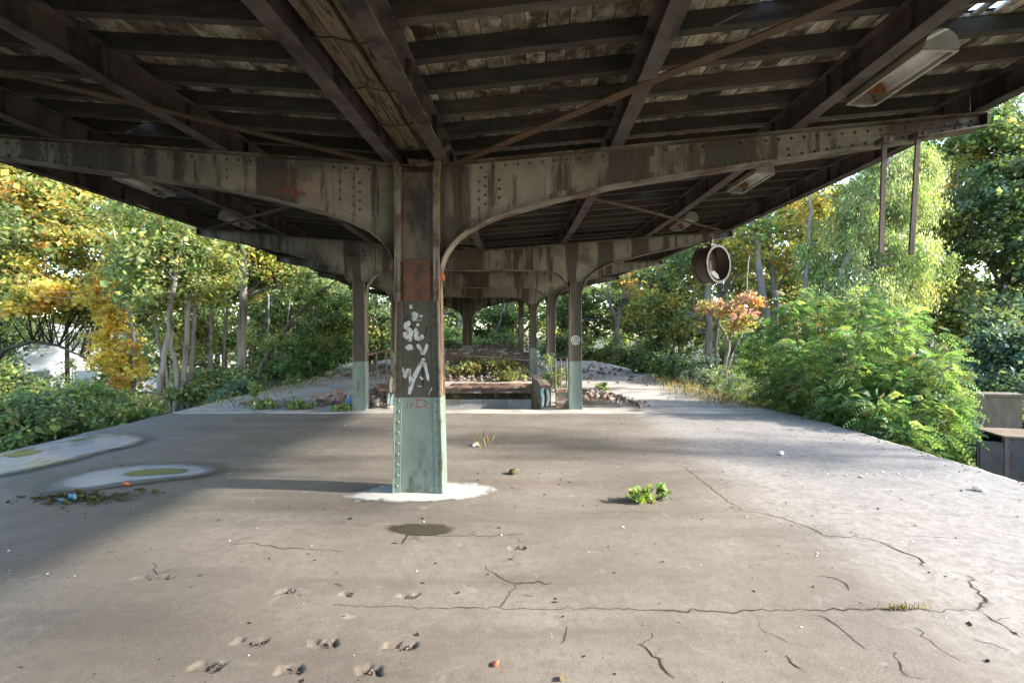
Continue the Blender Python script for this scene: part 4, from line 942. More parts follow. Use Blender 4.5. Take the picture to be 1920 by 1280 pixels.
stones('debris', 'red-orange brick fragment at the bottom of the picture', near(928, 1253, 2, .012), .015, .028, redleaf_m, .5, 'brick fragment', 'thing')
stones('debris', 'red fragment lying in the front puddle', near(235, 911, 2, .02), .03, .06, redleaf_m, .4, 'brick fragment', 'thing')

# ------------------------------------------------------------------ leaves
def rot_frames(n, upbias=.6):
    nn = rng.normal(0, 1, (n, 3)); nn /= np.linalg.norm(nn, axis=1, keepdims=True); nn[:, 2] = np.abs(nn[:, 2]) * .8 + upbias * rng.random(n); nn /= np.linalg.norm(nn, axis=1, keepdims=True)
    a = rng.normal(0, 1, (n, 3)); a -= nn * (a * nn).sum(1, keepdims=True); a /= np.linalg.norm(a, axis=1, keepdims=True); return nn, a, np.cross(nn, a)
def leaf_quads(P_, size, aspect=.75, upbias=.6, direction=None):
    n = len(P_); nn, a, b_ = rot_frames(n, upbias)
    if direction is not None:
        a = direction + rng.normal(0, .35, (n, 3)); a /= np.linalg.norm(a, axis=1, keepdims=True); b_ = np.cross(nn, a); b_ /= np.linalg.norm(b_, axis=1, keepdims=True) + 1e-9; nn = np.cross(a, b_)
    s = (size * np.exp(rng.normal(0, .32, n)))[:, None]
    v = np.stack([P_ - a * s * .5, P_ + b_ * s * aspect * .5 - nn * s * .08 - a * s * .05, P_ + a * s * .5 - nn * s * .12, P_ - b_ * s * aspect * .5 - nn * s * .08 - a * s * .05], 1).reshape(-1, 3)
    return v, np.arange(4 * n).reshape(n, 4)
def pick(pal, n):
    w = np.array([p[1] for p in pal], float); w /= w.sum(); return rng.choice(len(pal), n, p=w)
def tint(pal, idx, jit=.22):
    c = np.array([p[0] for p in pal])[idx]; n = len(idx)
    c = c * np.exp(rng.normal(0, jit, (n, 1))) * np.exp(rng.normal(0, .10, (n, 3))); return np.clip(c, .005, .75)
G0, G1, G2, G3 = (.066, .100, .052), (.105, .155, .070), (.165, .222, .092), (.265, .310, .125)
YG, Y1, Y2, O1 = (.320, .325, .105), (.470, .385, .110), (.54, .43, .14), (.50, .29, .10)
PW, PK, BG, RB, RB2 = (.32, .38, .21), (.34, .23, .18), (.120, .180, .135), (.140, .240, .085), (.225, .335, .115)
def blob_pts(blobs):
    out = []
    for (c, r, n) in blobs:
        d = rng.normal(0, 1, (n, 3)); d /= np.linalg.norm(d, axis=1, keepdims=True); rad = rng.random(n) ** .45
        out.append(np.array(c) + d * rad[:, None] * np.array(r))
    return np.vstack(out)
def crown_arrays(clumps, per, cr, leaf, pal, patch=.86, droop=0.0, aspect=.75, upbias=.6, jit=.22, size_jit=.5):
    K = len(clumps); cid = pick(pal, K)
    nper = np.maximum(4, (per * np.exp(rng.normal(0, size_jit, K))).astype(int)); own = np.repeat(np.arange(K), nper); n = len(own)
    crr = cr * np.exp(rng.normal(0, .3, K)); d = rng.normal(0, .55, (n, 3)); d[:, 2] *= .62
    P_ = clumps[own] + d * crr[own][:, None]; P_[:, 2] -= droop * rng.random(n) ** 1.5
    idx = np.where(rng.random(n) < patch, cid[own], pick(pal, n)); col = tint(pal, idx, jit) * np.exp(rng.normal(0, .16, K))[own][:, None]
    v, f = leaf_quads(P_, leaf, aspect, upbias, np.tile([0, 0, -1.0], (n, 1)) if droop else None)
    return v, f, np.repeat(np.clip(col, .004, .75), 4, 0)
def wobble(pts, k, amp):
    pts = [np.array(p, float) for p in pts]; out = []
    for a, b_ in zip(pts[:-1], pts[1:]):
        for j in range(k):
            t = j / k; out.append(a + (b_ - a) * t + rng.normal(0, amp, 3) * np.array([1, 1, .3]) * (0 < j))
    out.append(pts[-1]); return out
def tree(name, label, cat, stems, blobs, pal, leaf=.13, per=70, cr=.5, bark=None, limb=.35, group=None, kind_dead=False, base=None, thin=.78, **kw):
    """stems: list of (polyline in world coordinates, r0, r1)"""
    base = np.array(base if base is not None else stems[0][0][0], float); o = empty(name, tuple(base)); tag(o, label, cat, group)
    tr = MB(); allp = []
    for pts, r0, r1 in stems:
        q = wobble(pts, 4, .10 * r0 + .012); rad = np.linspace(r0, r1, len(q)); rad[0] *= 1.25
        tr.tube([Vector(p - base) for p in q], list(rad), 8); allp += [(p, r) for p, r in zip(q, rad)]
    cl = blob_pts([(c_, r_, max(4, int(n_ * thin))) for c_, r_, n_ in blobs]) if blobs else np.zeros((0, 3)); AP = np.array([p for p, _ in allp]); AR = np.array([r for _, r in allp])
    for c in cl:
        if rng.random() > limb: continue
        d = np.linalg.norm((AP - c) * np.array([1, 1, .6]), axis=1) + 3.0 * np.maximum(0, AP[:, 2] - c[2] + .3)
        j = int(np.argmin(d)); a = AP[j]; L = np.linalg.norm(c - a)
        if L < .2 or L > 7: continue
        mid = (a + c) / 2 + np.array([rng.normal(0, .06 * L), rng.normal(0, .06 * L), .06 * L]); r = min(AR[j] * .55, .012 + .009 * L)
        tr.tube([Vector(a - base), Vector(mid - base), Vector(c - base)], [r, r * .65, r * .25], 5)
    tr.build('trunk', bark or bark_m, o, True)
    if len(cl):
        v, f, col = crown_arrays(cl, per * 1.15, cr * .86, leaf * .92, pal, **kw); mesh_np('crown', v - base, f, leaf_m, o, col)
    return o

# ------------------------------------------------------------------ far buildings
def house(name, label, corner, yaw, L, Wd, H, rows, cols, roof_h=0, low=-5.6):
    o = tag(empty(name, (corner[0], corner[1], low), yaw), label, 'building'); b = MB(); b.box2((0, 0, 0), (L, Wd, H)); b.build('wall', bwall_m, o)
    for r in range(rows):
        for c in range(cols):
            x = (c + .5) * L / cols; z = H * (r + .55) / rows; f = MB(); f.box((x, -.03, z), (L / cols * .56, .1, H / rows * .5)); w = f.build('window', bwall_m, o)
            g_ = MB(); g_.box((x, -.10, z), (L / cols * .48, .03, H / rows * .42)); g_.build('pane', bwin_m, w)
    if roof_h:
        b = MB(); b.sweep([[(x, -.5, H), (x, Wd + .5, H), (x, Wd / 2, H + roof_h)] for x in (-.4, L + .4)]); b.build('roof', btile_m, o)
    else:
        b = MB(); b.box2((-.2, -.2, H + .001), (L + .2, Wd + .2, H + .35)); b.build('roof', metalbox_m, o)
    return o
house('white_building', 'white flat-roofed building glimpsed through the leaves on the far left', (-62, 48), R(20), 36, 12, 8.2, 2, 9)
house('red_roofed_house', 'white house with a red roof glimpsed behind the right trees', (19.5, 46), R(-8), 9, 8, 6.6, 2, 4, 3.0)
# ------------------------------------------------------------------ things by the right edge
cb = tag(empty('metal_cabinet', (7.55, 7.75, -1.08), R(-14)), 'dark open metal cabinet with a rusty top plate beyond the right platform edge', 'cabinet')
b = MB()
for a, c in (((0, 0, 0), (1.1, .03, 1.08)), ((0, .62, 0), (1.1, .65, 1.08)), ((1.07, .031, 0), (1.1, .619, 1.08)), ((.031, .031, 0), (1.069, .619, .03))): b.box2(a, c)
b.build('body', metalbox_m, cb)
b = MB(); b.box2((-.09, -.06, 1.0805), (1.2, .72, 1.105)); b.build('top_plate', plate_m, cb)
b = MB(); b.box2((-.40, .0, .22), (-.008, .03, 1.0)); d = b.build('door', metalbox_m, cb); b = MB(); b.box2((-.37, -.012, .26), (-.05, -.0005, .96)); b.build('door_panel', metalbox_m, d)
b = MB(); b.box2((-.06, -.02, .0), (-.0005, .05, 1.079)); b.build('door_post', steel_m, cb)
tb = MB(); tb.box2((-.1, -1.6, 0), (.12, 2.6, .16)); tag(tb.build('wooden_beam', timber_m, None, loc=(6.55, 6.3, -.62)), 'long greenish wooden beam below the right platform edge', 'beam'); bpy.context.view_layer.update()
cw = tag(empty('concrete_block_wall', (9.15, 10.6, -1.08), R(-10)), 'short stained concrete wall behind the metal cabinet on the right', 'wall')
b = MB(); b.box2((0, 0, 0), (1.25, .35, 1.36)); b.build('wall_body', concrete_m, cw); b = MB(); b.box2((-.03, -.03, 1.3605), (1.28, .38, 1.41)); b.build('coping', concrete_m, cw)
b = MB(); letters(b, 'CO', .15, .75, .2, .25, .03, -.004); b.build('tag_graffiti', cement_m, cw)

# ------------------------------------------------------------------ trees, left side
def gp(px, Y): x = (px - CX) / F * Y; return np.array([x, Y, gz(x, Y)])
def st(px0, Y, *ups): return [gp(px0, Y)] + [W(px, py, Y + dy) for px, py, dy in ups]
MAP_Y = [(G3, 3.4), (YG, 3.4), (Y1, 2.2), (Y2, 1.2), (G2, 1.8), (O1, .12)]
MAP_G = [(G3, 4), (G2, 2.4), (YG, 2.4), (Y1, .8), (G1, .6)]
MIX_D = [(G1, 3), (G2, 3), (G0, .8), (G3, 1.2), (YG, .3)]
tree('maple_tree', 'big yellow and green maple at the far left edge', 'tree', [(st(-40, 19, (-10, 600, 0), (40, 480, 0), (90, 380, 0), (130, 250, 0)), .26, .05), (st(-38, 19, (-20, 690, -.1), (10, 655, -.3), (60, 640, -.5), (110, 648, -.6), (160, 672, -.8), (200, 700, -1)), .10, .02)],
     [(W(100, 420, 19), (3.0, 2.2, 2.2), 190), (W(180, 330, 20), (3.2, 2, 2.0), 120), (W(60, 560, 18.5), (1.8, 1.6, .9), 55), (W(230, 540, 19.5), (1.6, 1.5, 2.0), 95), (W(30, 250, 19), (3, 2.5, 2.2), 90), (W(-60, 480, 20), (2, 2, 3), 70)], MAP_Y, .15, 80, .55, dbark_m)
tree('maple_tree', 'slender maple with drooping orange leaves left of the grouped pale stems', 'tree', [(st(250, 17.6, (252, 640, 0), (230, 520, 0), (215, 430, 0)), .07, .025)],
     [(W(212, 650, 17.5), (.62, .6, 1.1), 42), (W(205, 560, 17.5), (.8, .7, .9), 42), (W(232, 700, 17.5), (.6, .6, .5), 14), (W(120, 555, 17.8), (1.1, .8, .6), 26)], [((.60, .36, .10), .8), ((.62, .46, .10), 3), ((.68, .52, .14), 3.4), (YG, 1.4)], .135, 60, .38)
tree('leaning_tree', 'pale slim tree leaning right out of the platform edge on the left', 'tree', [(st(283, 14.6, (292, 762, 0), (305, 690, 0), (322, 560, 0), (345, 430, 0), (352, 380, 0)), .085, .05)], [(W(325, 400, 14.6), (1.7, 1.4, 1.4), 75), (W(300, 500, 14.6), (1.2, 1.2, 1.1), 45)], MAP_G, .125, 70, .45)
tree('multi_stem_tree', 'clump of four straight grey stems on the left platform edge', 'tree', [(st(345, 15.5, (340, 740, 0), (352, 600, 0), (360, 480, 0), (356, 330, 0)), .095, .05), (st(352, 15.8, (357, 700, 0), (366, 560, 0), (372, 440, 0)), .075, .035), (st(328, 15.4, (330, 700, 0), (318, 600, 0), (326, 470, 0)), .08, .04), (st(318, 15.6, (312, 700, 0), (296, 640, 0), (288, 560, 0)), .05, .02)],
     [(W(360, 440, 15.8), (1.9, 1.6, 1.5), 100), (W(280, 520, 16), (1.3, 1.3, 1.3), 60), (W(400, 520, 16.3), (1.0, 1.2, 1.0), 45)], MAP_G, .125, 75, .45)
tree('maple_tree', 'leafy yellow-green maple behind the grey stem clump', 'tree', [(st(395, 19.5, (392, 650, 0), (400, 520, 0), (408, 400, 0)), .11, .04), (st(415, 20, (420, 640, 0), (436, 520, 0)), .08, .03)],
     [(W(400, 430, 19.5), (2.2, 1.8, 1.7), 110), (W(440, 540, 20), (1.4, 1.3, 1.0), 50), (W(360, 620, 19.5), (1.0, 1.0, 1.1), 36), (W(500, 480, 20), (1.3, 1.2, 1.1), 50)], [(G3, 3), (YG, 2.5), (Y1, 1.5), (G2, 2)], .14, 75, .5)
tree('straight_tree', 'thick straight grey trunk standing left of the leaning dead trunk', 'tree', [(st(448, 18.8, (449, 700, 0), (457, 560, 0), (462, 400, 0)), .19, .12)], [(W(470, 420, 19), (1.8, 1.6, 1.5), 70), (W(520, 500, 19.2), (1.1, 1.0, .8), 36)], MAP_G, .14, 70, .5)
tree('dead_leaning_trunk', 'bare pale trunk leaning right over the left platform side', 'tree', [(st(470, 22.5, (478, 712, 0), (500, 670, 0), (545, 612, 0), (566, 598, 0)), .15, .04), ([W(500, 670, 22.5), W(540, 610, 22.3), W(590, 555, 22), W(640, 520, 21.7)], .09, .03), ([W(470, 690, 22.5), W(480, 640, 22.5), W(500, 600, 22.5)], .05, .015)],
     [(W(520, 640, 22.3), (.9, .8, .5), 18), (W(585, 555, 22), (.9, .7, .5), 22), (W(460, 640, 22.5), (.7, .8, .6), 14)], [(G3, 2), (YG, 2), (G2, 1.5)], .13, 45, .38)
tree('sapling_group', 'thin dark saplings in the shade left of the green shrub', 'tree', [(st(500, 26, (502, 640, 0), (505, 500, 0)), .07, .03), (st(588, 27, (590, 640, 0), (586, 540, 0)), .06, .03), (st(622, 28, (620, 640, 0), (626, 540, 0)), .06, .03), (st(540, 25, (532, 660, 0), (545, 560, 0)), .05, .02)],
     [(W(560, 560, 27), (3.2, 1.6, 2.0), 90), (W(640, 590, 28), (2, 1.5, 1.6), 60)], MIX_D, .16, 60, .55)
tree('dark_tree', 'dark leafy tree in the shade behind the left columns', 'tree', [(st(705, 30, (702, 600, 0), (712, 500, 0)), .16, .08), (st(716, 30, (720, 620, 0), (735, 540, 0)), .12, .05)], [(W(690, 590, 30), (2.6, 2, 2.2), 100), (W(620, 560, 31), (3, 2, 3), 110)], MIX_D, .18, 60, .6)
tree('dark_tree', 'dark green tree at the left picture edge behind the yellow maple', 'tree', [(st(-30, 26, (0, 560, 0), (20, 440, 0), (25, 300, 0)), .25, .08)], [(W(20, 400, 27), (4, 3, 4), 150), (W(-20, 620, 25), (2.5, 2, 1.8), 80), (W(20, 740, 24), (2.0, 2, 1.2), 60)], MIX_D, .17, 70, .65, dbark_m)
for k, (px, Y, cy0, lb) in enumerate(((300, 27, 470, 'tall green tree behind the pale leaning stem on the left'), (420, 29, 470, 'tall green tree behind the thick straight trunk on the left'), (540, 33, 520, 'tall dark tree above the green shrub on the left'))):
    tree('woodland_tree', lb, 'tree', [(st(px, Y, (px + 4, 600, 0), (px - 5, 450, 0)), .16, .07)], [(W(px, cy0, Y), (3.2, 2.4, 3.6), 150), (W(px + 20, 640, Y), (2.8, 2, 1.5), 60)], MIX_D if k == 2 else [(G2, 3), (G1, 2.2), (G3, 2), (YG, .8)], .18, 65, .62, group=None)
# ------------------------------------------------------------------ trees, right side
tree('forked_tree', 'pale forked trunk rising beside the far right platform edge', 'tree', [(st(1150, 27, (1152, 690, 0), (1160, 640, 0), (1157, 600, 0), (1170, 560, 0), (1176, 490, 0)), .20, .10), ([W(1157, 605, 27), W(1143, 570, 27), W(1136, 500, 27)], .10, .05), ([W(1162, 585, 27), W(1182, 545, 27), W(1196, 500, 27)], .05, .02)],
     [(W(1200, 560, 27), (1.6, 1.4, 1.7), 60), (W(1150, 470, 27), (2.4, 1.8, 1.3), 60)], [(Y1, 2), (O1, 1.0), (YG, 2), (G3, 1.5), (G2, 1.5)], .17, 60, .55)
tree('grey_tree', 'grey trunk below the hanging clock', 'tree', [(st(1328, 19, (1330, 680, 0), (1326, 580, 0), (1330, 480, 0), (1336, 400, 0)), .16, .10), (st(1346, 19.6, (1342, 650, 0), (1352, 560, 0)), .10, .06)], [(W(1280, 480, 20), (1.9, 1.6, 1.8), 95), (W(1250, 590, 20), (1.3, 1.2, 1.0), 50), (W(1370, 470, 20.5), (1.3, 1.2, 1.3), 55)], [(G2, 3), (G1, 2), (YG, 1.6), (Y1, .9), (G3, 1.6)], .13, 75, .48)
tree('leaning_tree', 'tall grey trunk leaning left behind the bright bush', 'tree', [(st(1462, 17.5, (1443, 640, 0), (1425, 520, 0), (1406, 400, 0)), .15, .10)], [(W(1400, 440, 18), (1.3, 1.2, 1.0), 45), (W(1400, 300, 18), (2.2, 2, 1.5), 60)], [(YG, 2), (G3, 2), (Y1, 1.2), (G2, 2)], .13, 65, .45)
tree('straight_tree', 'second tall grey trunk just right of the left-leaning one', 'tree', [(st(1460, 18.6, (1453, 620, 0), (1449, 520, 0), (1438, 400, 0)), .14, .09), ([W(1452, 560, 18.6), W(1475, 500, 18.6), W(1500, 450, 18.6)], .05, .02)], [(W(1470, 470, 19), (1.4, 1.4, 1.3), 60), (W(1500, 350, 19), (2.2, 2, 1.4), 60)], [(G2, 2), (G3, 2), (YG, 1.5), (Y1, 1.5), (O1, .5)], .13, 65, .45)
tree('sumac_bush', 'small crooked tree with orange-pink leaves below the clock', 'tree', [(st(1358, 14, (1361, 700, 0), (1366, 640, 0), (1385, 590, 0)), .075, .03), ([W(1364, 690, 14), W(1395, 610, 14), W(1408, 560, 14)], .05, .015), ([W(1385, 590, 14), W(1400, 540, 14), W(1404, 480, 14)], .035, .015)],
     [(W(1350, 575, 14), (.62, .5, .18), 20), (W(1395, 605, 14), (.30, .3, .22), 14), (W(1400, 560, 14), (.4, .4, .2), 10)], [(PK, 3), (O1, 1.2), (YG, 1)], .085, 55, .24)
tree('willow_tree', 'pale feathery light-green tree rising behind the bright bush', 'tree', [(st(1570, 16.5, (1575, 520, 0), (1600, 450, 0), (1640, 370, 0), (1665, 290, 0)), .12, .04), (st(1505, 16.8, (1510, 520, 0), (1514, 430, 0), (1518, 360, 0)), .09, .04), ([W(1580, 510, 16.5), W(1630, 490, 16.3), W(1680, 440, 16.2)], .06, .02)],
     [(W(1650, 400, 16.8), (1.6, 1.5, 1.9), 210), (W(1690, 500, 16.4), (1.2, 1.2, 1.3), 120), (W(1560, 470, 17), (1.2, 1.2, 1.4), 90), (W(1620, 560, 16), (1.4, 1.1, 1.0), 100), (W(1700, 320, 17), (1.1, 1.2, 1.0), 70)], [(PW, 4), ((.19, .27, .10), 3), (G3, 1.3), (YG, .25)], .10, 120, .30, droop=.55, aspect=.30, patch=.9, size_jit=.7)
tree('maple_tree', 'maple with yellow and orange patches between the pale tree and the dark one', 'tree', [(st(1775, 21, (1780, 600, 0), (1772, 500, 0), (1790, 400, 0)), .16, .07)], [(W(1780, 430, 21), (1.2, 1.2, 1.5), 75), (W(1770, 540, 20.5), (1.1, 1.0, 1.0), 55), (W(1740, 590, 20.2), (.9, .9, .8), 38), (W(1830, 330, 21.5), (1.6, 1.4, 1.9), 80)], [(YG, 2), (Y1, 1.6), (O1, .9), (G2, 2.4), (G3, 1.6)], .15, 70, .48)
DK2 = [(G1, 1.5), (G2, 4), (BG, 3.5), (G3, 2.0), (YG, .7)]
tree('dark_tree', 'tall dark green tree filling the right picture edge', 'tree', [(st(1882, 20, (1880, 600, 0), (1890, 480, 0), (1900, 300, 0)), .24, .10), ([W(1880, 560, 20), W(1850, 480, 19.8), W(1820, 430, 19.6)], .08, .03)], [(W(1870, 420, 20), (2.0, 1.8, 2.2), 150), (W(1930, 300, 20), (2.6, 2, 2.6), 140), (W(1830, 600, 19.5), (1.5, 1.3, 1.1), 80), (W(1960, 520, 19.5), (1.8, 1.8, 2.2), 90), (W(1840, 250, 21.5), (2.0, 1.6, 1.8), 90)], DK2, .15, 85, .52, dbark_m)
tree('tall_tree', 'tall mixed green tree behind the hanging iron bars', 'tree', [(st(1700, 27, (1705, 560, 0), (1700, 400, 0)), .2, .08)], [(W(1720, 330, 27), (3, 2.4, 3), 140), (W(1600, 420, 28), (2.5, 2, 2.5), 110), (W(1760, 580, 26), (2.4, 2, 2.0), 100)], [(G2, 3), (G1, 2), (G3, 1.5), (YG, .7), (Y1, .4)], .18, 65, .6)
tree('yellow_tree', 'yellow-leaved tree between the two right grey trunks and the willow', 'tree', [(st(1530, 24, (1528, 560, 0), (1525, 420, 0)), .13, .06)], [(W(1540, 420, 24), (2.0, 1.8, 1.6), 85), (W(1490, 560, 23.5), (1.6, 1.5, 1.5), 70), (W(1400, 520, 24), (1.5, 1.4, 1.6), 60)], [(Y1, 2), (YG, 2.6), (O1, .7), (G3, 2), (G2, 1.4)], .16, 65, .55)
tree('dark_tree', 'dark green tree behind the forked trunk on the right', 'tree', [(st(1250, 30, (1246, 600, 0), (1240, 500, 0)), .17, .08)], [(W(1240, 560, 30), (2.8, 2, 2.4), 110), (W(1120, 590, 32), (2.6, 2, 2.0), 100), (W(1320, 600, 29), (2.0, 2, 2.0), 80)], MIX_D, .18, 65, .6)
tree('woodland_tree', 'green tree seen between the right columns', 'tree', [(st(1055, 33, (1056, 620, 0), (1060, 500, 0)), .2, .1)], [(W(1060, 560, 33), (2.2, 2, 2.4), 90), (W(1060, 650, 30), (1.4, 1, .9), 40)], [(G2, 3), (G1, 2), (G3, 1.6)], .17, 65, .55)
tree('woodland_tree', 'green tree seen through the frames right of the last column', 'tree', [(st(915, 34, (925, 640, 0), (940, 590, 0), (950, 560, 0)), .12, .05), (st(975, 36, (976, 560, 0)), .18, .12)], [(W(950, 590, 35), (2.6, 2, 1.8), 110), (W(920, 640, 34), (2.0, 2, .8), 50)], [(G3, 2), (G2, 3), (G1, 2)], .17, 65, .55)
tree('woodland_tree', 'green tree seen through the frames left of the last column', 'tree', [(st(862, 33, (862, 560, 0)), .24, .18)], [(W(840, 580, 34), (2.2, 2, 1.6), 90), (W(800, 600, 33), (2.0, 2, 1.8), 60)], [(G3, 2), (G2, 3), (G1, 2)], .17, 65, .55)
# taller trees standing to the right of the view; their shade falls across the platform
for k, (x, y, stem_z, blobs) in enumerate(((13.6, 5.4, 6.5, [((13.6, 5.6, 4.6), (1.2, .85, 2.3), 20), ((13.4, 6.3, 7.4), (1.4, 1.2, 1.6), 8)]), (24, -1.5, 16, [((24, -2.5, 13.9), (1.8, 3.6, 2.9), 64), ((24.5, -6, 13.5), (1.8, 3.0, 3.0), 44)]), (24.5, 4.6, 16, [((24.5, 3.6, 14.2), (1.8, 3.6, 2.9), 40)]))):
    tree('lineside_tree', ['slim tree just outside the right picture edge', 'tall tree far to the right behind the viewer', 'tall tree far to the right of the picture'][k], 'tree', [([np.array([x, y, gz(x, y)]), np.array([x + .2, y, stem_z * .4]), np.array([x, y + .1, stem_z])], .18, .06)], blobs, MAP_G, .15, 60, .75)

# ------------------------------------------------------------------ the wood behind: one mass of crowns and trunks
def woodland():
    V = []; Fc = []; Cc = []; off = 0; tr = MB()
    pals = ([(G1, 2), (G2, 3), (G3, 1)], [(G2, 3), (G1, 1), (G3, 2.5)], [(G3, 2.5), (YG, 1.6), (G2, 3), (Y1, .5)])
    spots = [(px, 38 + rng.uniform(-2, 3)) for px in np.arange(-260, 2200, 95)] + [(px, 52 + rng.uniform(-4, 5)) for px in np.arange(-220, 2200, 115)]
    for px, Y in spots:
        x = (px - CX) / F * Y
        if 20 < px < 215 and Y < 50: continue
        z0 = gz(x, Y); H = rng.uniform(9, 15) - z0 * .6; pal = pals[int(rng.integers(0, 3))]
        cl = blob_pts([((x, Y, z0 + H * .62), (Y * .062, 2.2, H * .36), 36), ((x + rng.normal(0, 1), Y - 1, z0 + H * .22), (Y * .055, 1.6, H * .2), 18 if not (40 < px < 200) else 4)])
        v, f, c = crown_arrays(cl, 46, .85, .30, pal, upbias=.5); V.append(v); Fc.append(f + off); Cc.append(c); off += len(v)
        tr.tube([(x, Y, z0), (x + rng.normal(0, .2), Y, z0 + H * .4), (x + rng.normal(0, .4), Y, z0 + H * .85)], [.22, .17, .06], 6)
    o = mesh_np('woodland', np.vstack(V), np.vstack(Fc), leaf_m, None, np.vstack(Cc)); tag(o, 'dense green wood closing the view behind the platform', 'wood', kind='stuff')
    tag(tr.build('trunks', dbark_m, o, True), kind='stuff')
woodland()

# ------------------------------------------------------------------ bushes and low plants
def frond_arrays(base, dirs, lens, pairs, lf, wf, pal, curl=.5):
    """compound leaves: leaflets in pairs along a drooping stalk"""
    V = []; C = []; n = len(base); idx = pick(pal, n); fc = tint(pal, idx, .2)
    side = np.cross(dirs, np.array([0, 0, 1.0])); side /= np.linalg.norm(side, axis=1, keepdims=True) + 1e-9
    roll = rng.normal(0, .85, n)[:, None]; up = np.cross(side, dirs); side = side * np.cos(roll) + up * np.sin(roll); up = np.cross(side, dirs)
    for k in range(pairs):
        t = (k + 1) / (pairs + .3); p = base + dirs * (lens * t)[:, None]; p = p.copy(); p[:, 2] -= curl * lens * t * t
        for sg in (-1, 1):
            a = side * sg * .9 + dirs * .35 + rng.normal(0, .12, (n, 3)); a /= np.linalg.norm(a, axis=1, keepdims=True); b_ = np.cross(up, a)
            L = lf * (1 - .35 * abs(2 * t - .9)) * rng.uniform(.8, 1.2, n)[:, None]; wv = L * wf
            V.append(np.stack([p, p + a * L * .45 + b_ * wv * .5 - up * L * .05, p + a * L - up * L * .15, p + a * L * .45 - b_ * wv * .5 - up * L * .05], 1)); C.append(np.repeat(fc[:, None] * np.exp(rng.normal(0, .1, (n, 1, 1))), 4, 1))
    V = np.concatenate(V).reshape(-1, 3); C = np.concatenate(C).reshape(-1, 3); return V, np.arange(len(V)).reshape(-1, 4), np.clip(C, .004, .75)
def frond_bush(name, label, cat, base, stems, n_per, pal, flen=.36, lf=.062, wf=.45, pairs=8, group=None):
    o = tag(empty(name, tuple(base)), label, cat, group); tr = MB(); B = []; D = []; base = np.array(base, float)
    for pts, r in stems:
        q = wobble(pts, 4, .04); tr.tube([Vector(p - base) for p in q], list(np.linspace(r, r * .3, len(q))), 6); q = np.array(q)
        n = n_per; t = rng.random(n) ** .8 * (len(q) - 1.001); i_ = t.astype(int); p = q[i_] + (q[i_ + 1] - q[i_]) * (t - i_)[:, None]
        a = rng.uniform(0, 6.283, n); el = rng.uniform(-.35, .9, n); d = np.stack([np.cos(a) * np.cos(el), np.sin(a) * np.cos(el), np.sin(el)], 1)
        tw = rng.random(n)[:, None] * .55 * (1 - .5 * (t / len(q)))[:, None]; B.append(p + d * tw); D.append(d)
    tr.build('stems', dbark_m, o, True); B = np.vstack(B); D = np.vstack(D)
    v, f, c = frond_arrays(B, D, flen * rng.uniform(.6, 1.25, len(B)), pairs, lf, wf, pal); mesh_np('foliage', v - base, f, herb_m, o, c); return o
ROB = [(RB, 4), (RB2, 3), (G2, 1.5), ((.075, .150, .06), 2.6), ((.29, .35, .11), .5), ((.22, .19, .09), .3)]
def stalk(x, y, h, lean=(0, 0)): z = gz(x, y); return [np.array([x, y, z]), np.array([x + lean[0] * .4, y + lean[1] * .4, z + h * .55]), np.array([x + lean[0], y + lean[1], z + h])]
frond_bush('locust_bush', 'big bright green bush with feathery leaves overhanging the right platform edge', 'bush', (6.6, 10.2, -1.08),
           [(stalk(6.2, 10.6, 3.3, (-.3, .2)), .018), (stalk(6.5, 10.9, 3.5, (.1, .2)), .018), (stalk(6.9, 10.4, 3.4, (.2, .0)), .018), (stalk(6.0, 10.0, 2.4, (-.4, 0)), .016), (stalk(6.4, 9.6, 2.6, (-.1, -.3)), .016), (stalk(7.1, 9.8, 2.9, (.1, -.2)), .016), (stalk(7.6, 10.2, 3.0, (.3, .1)), .016), (stalk(5.9, 11.2, 2.6, (-.5, .2)), .016), (stalk(6.7, 9.2, 1.9, (0, -.2)), .013), (stalk(5.75, 10.6, 1.7, (-.15, 0)), .013), (stalk(6.1, 9.3, 1.5, (-.2, -.1)), .013)], 560, ROB, .27, .066, .70, 6)
frond_bush('locust_bush', 'lower right part of the feathery thicket in front of the short concrete wall', 'bush', (7.6, 8.7, -1.08),
           [(stalk(7.4, 8.9, 2.2, (-.1, -.1)), .016), (stalk(7.5, 9.5, 2.2, (.0, 0)), .016), (stalk(7.0, 8.3, 1.5, (-.2, -.1)), .013), (stalk(6.3, 8.0, 1.15, (-.2, 0)), .012), (stalk(6.8, 8.7, 1.4, (.0, -.1)), .012), (stalk(7.2, 8.8, 1.6, (.1, -.1)), .013), (stalk(6.3, 8.5, 1.45, (-.25, -.1)), .02)], 520, ROB, .27, .066, .70, 6)
frond_bush('locust_shoot', 'single locust shoot with long arched fronds at the right of the thicket', 'shrub', (9.3, 11.6, -1.08), [(stalk(9.3, 11.6, 2.7, (.25, 0)), .02), (stalk(8.9, 11.7, 2.9, (.1, .1)), .02)], 46, [(RB2, 3), (RB, 2)], .5, .085, .42, 9)
frond_bush('shrub', 'low leafy shrub at the left foot of the big bright bush', 'shrub', (5.6, 12.3, -1.08), [(stalk(5.6, 12.3, 1.7, (-.1, 0)), .02), (stalk(5.9, 12.7, 2.1, (0, .1)), .02), (stalk(5.7, 13.2, 1.8, (-.1, .1)), .02), (stalk(5.65, 11.7, 1.4, (-.2, 0)), .02)], 190, [(G2, 3), (RB, 1.5), (BG, 2), (G3, 1)], .3, .06, .5, 7)
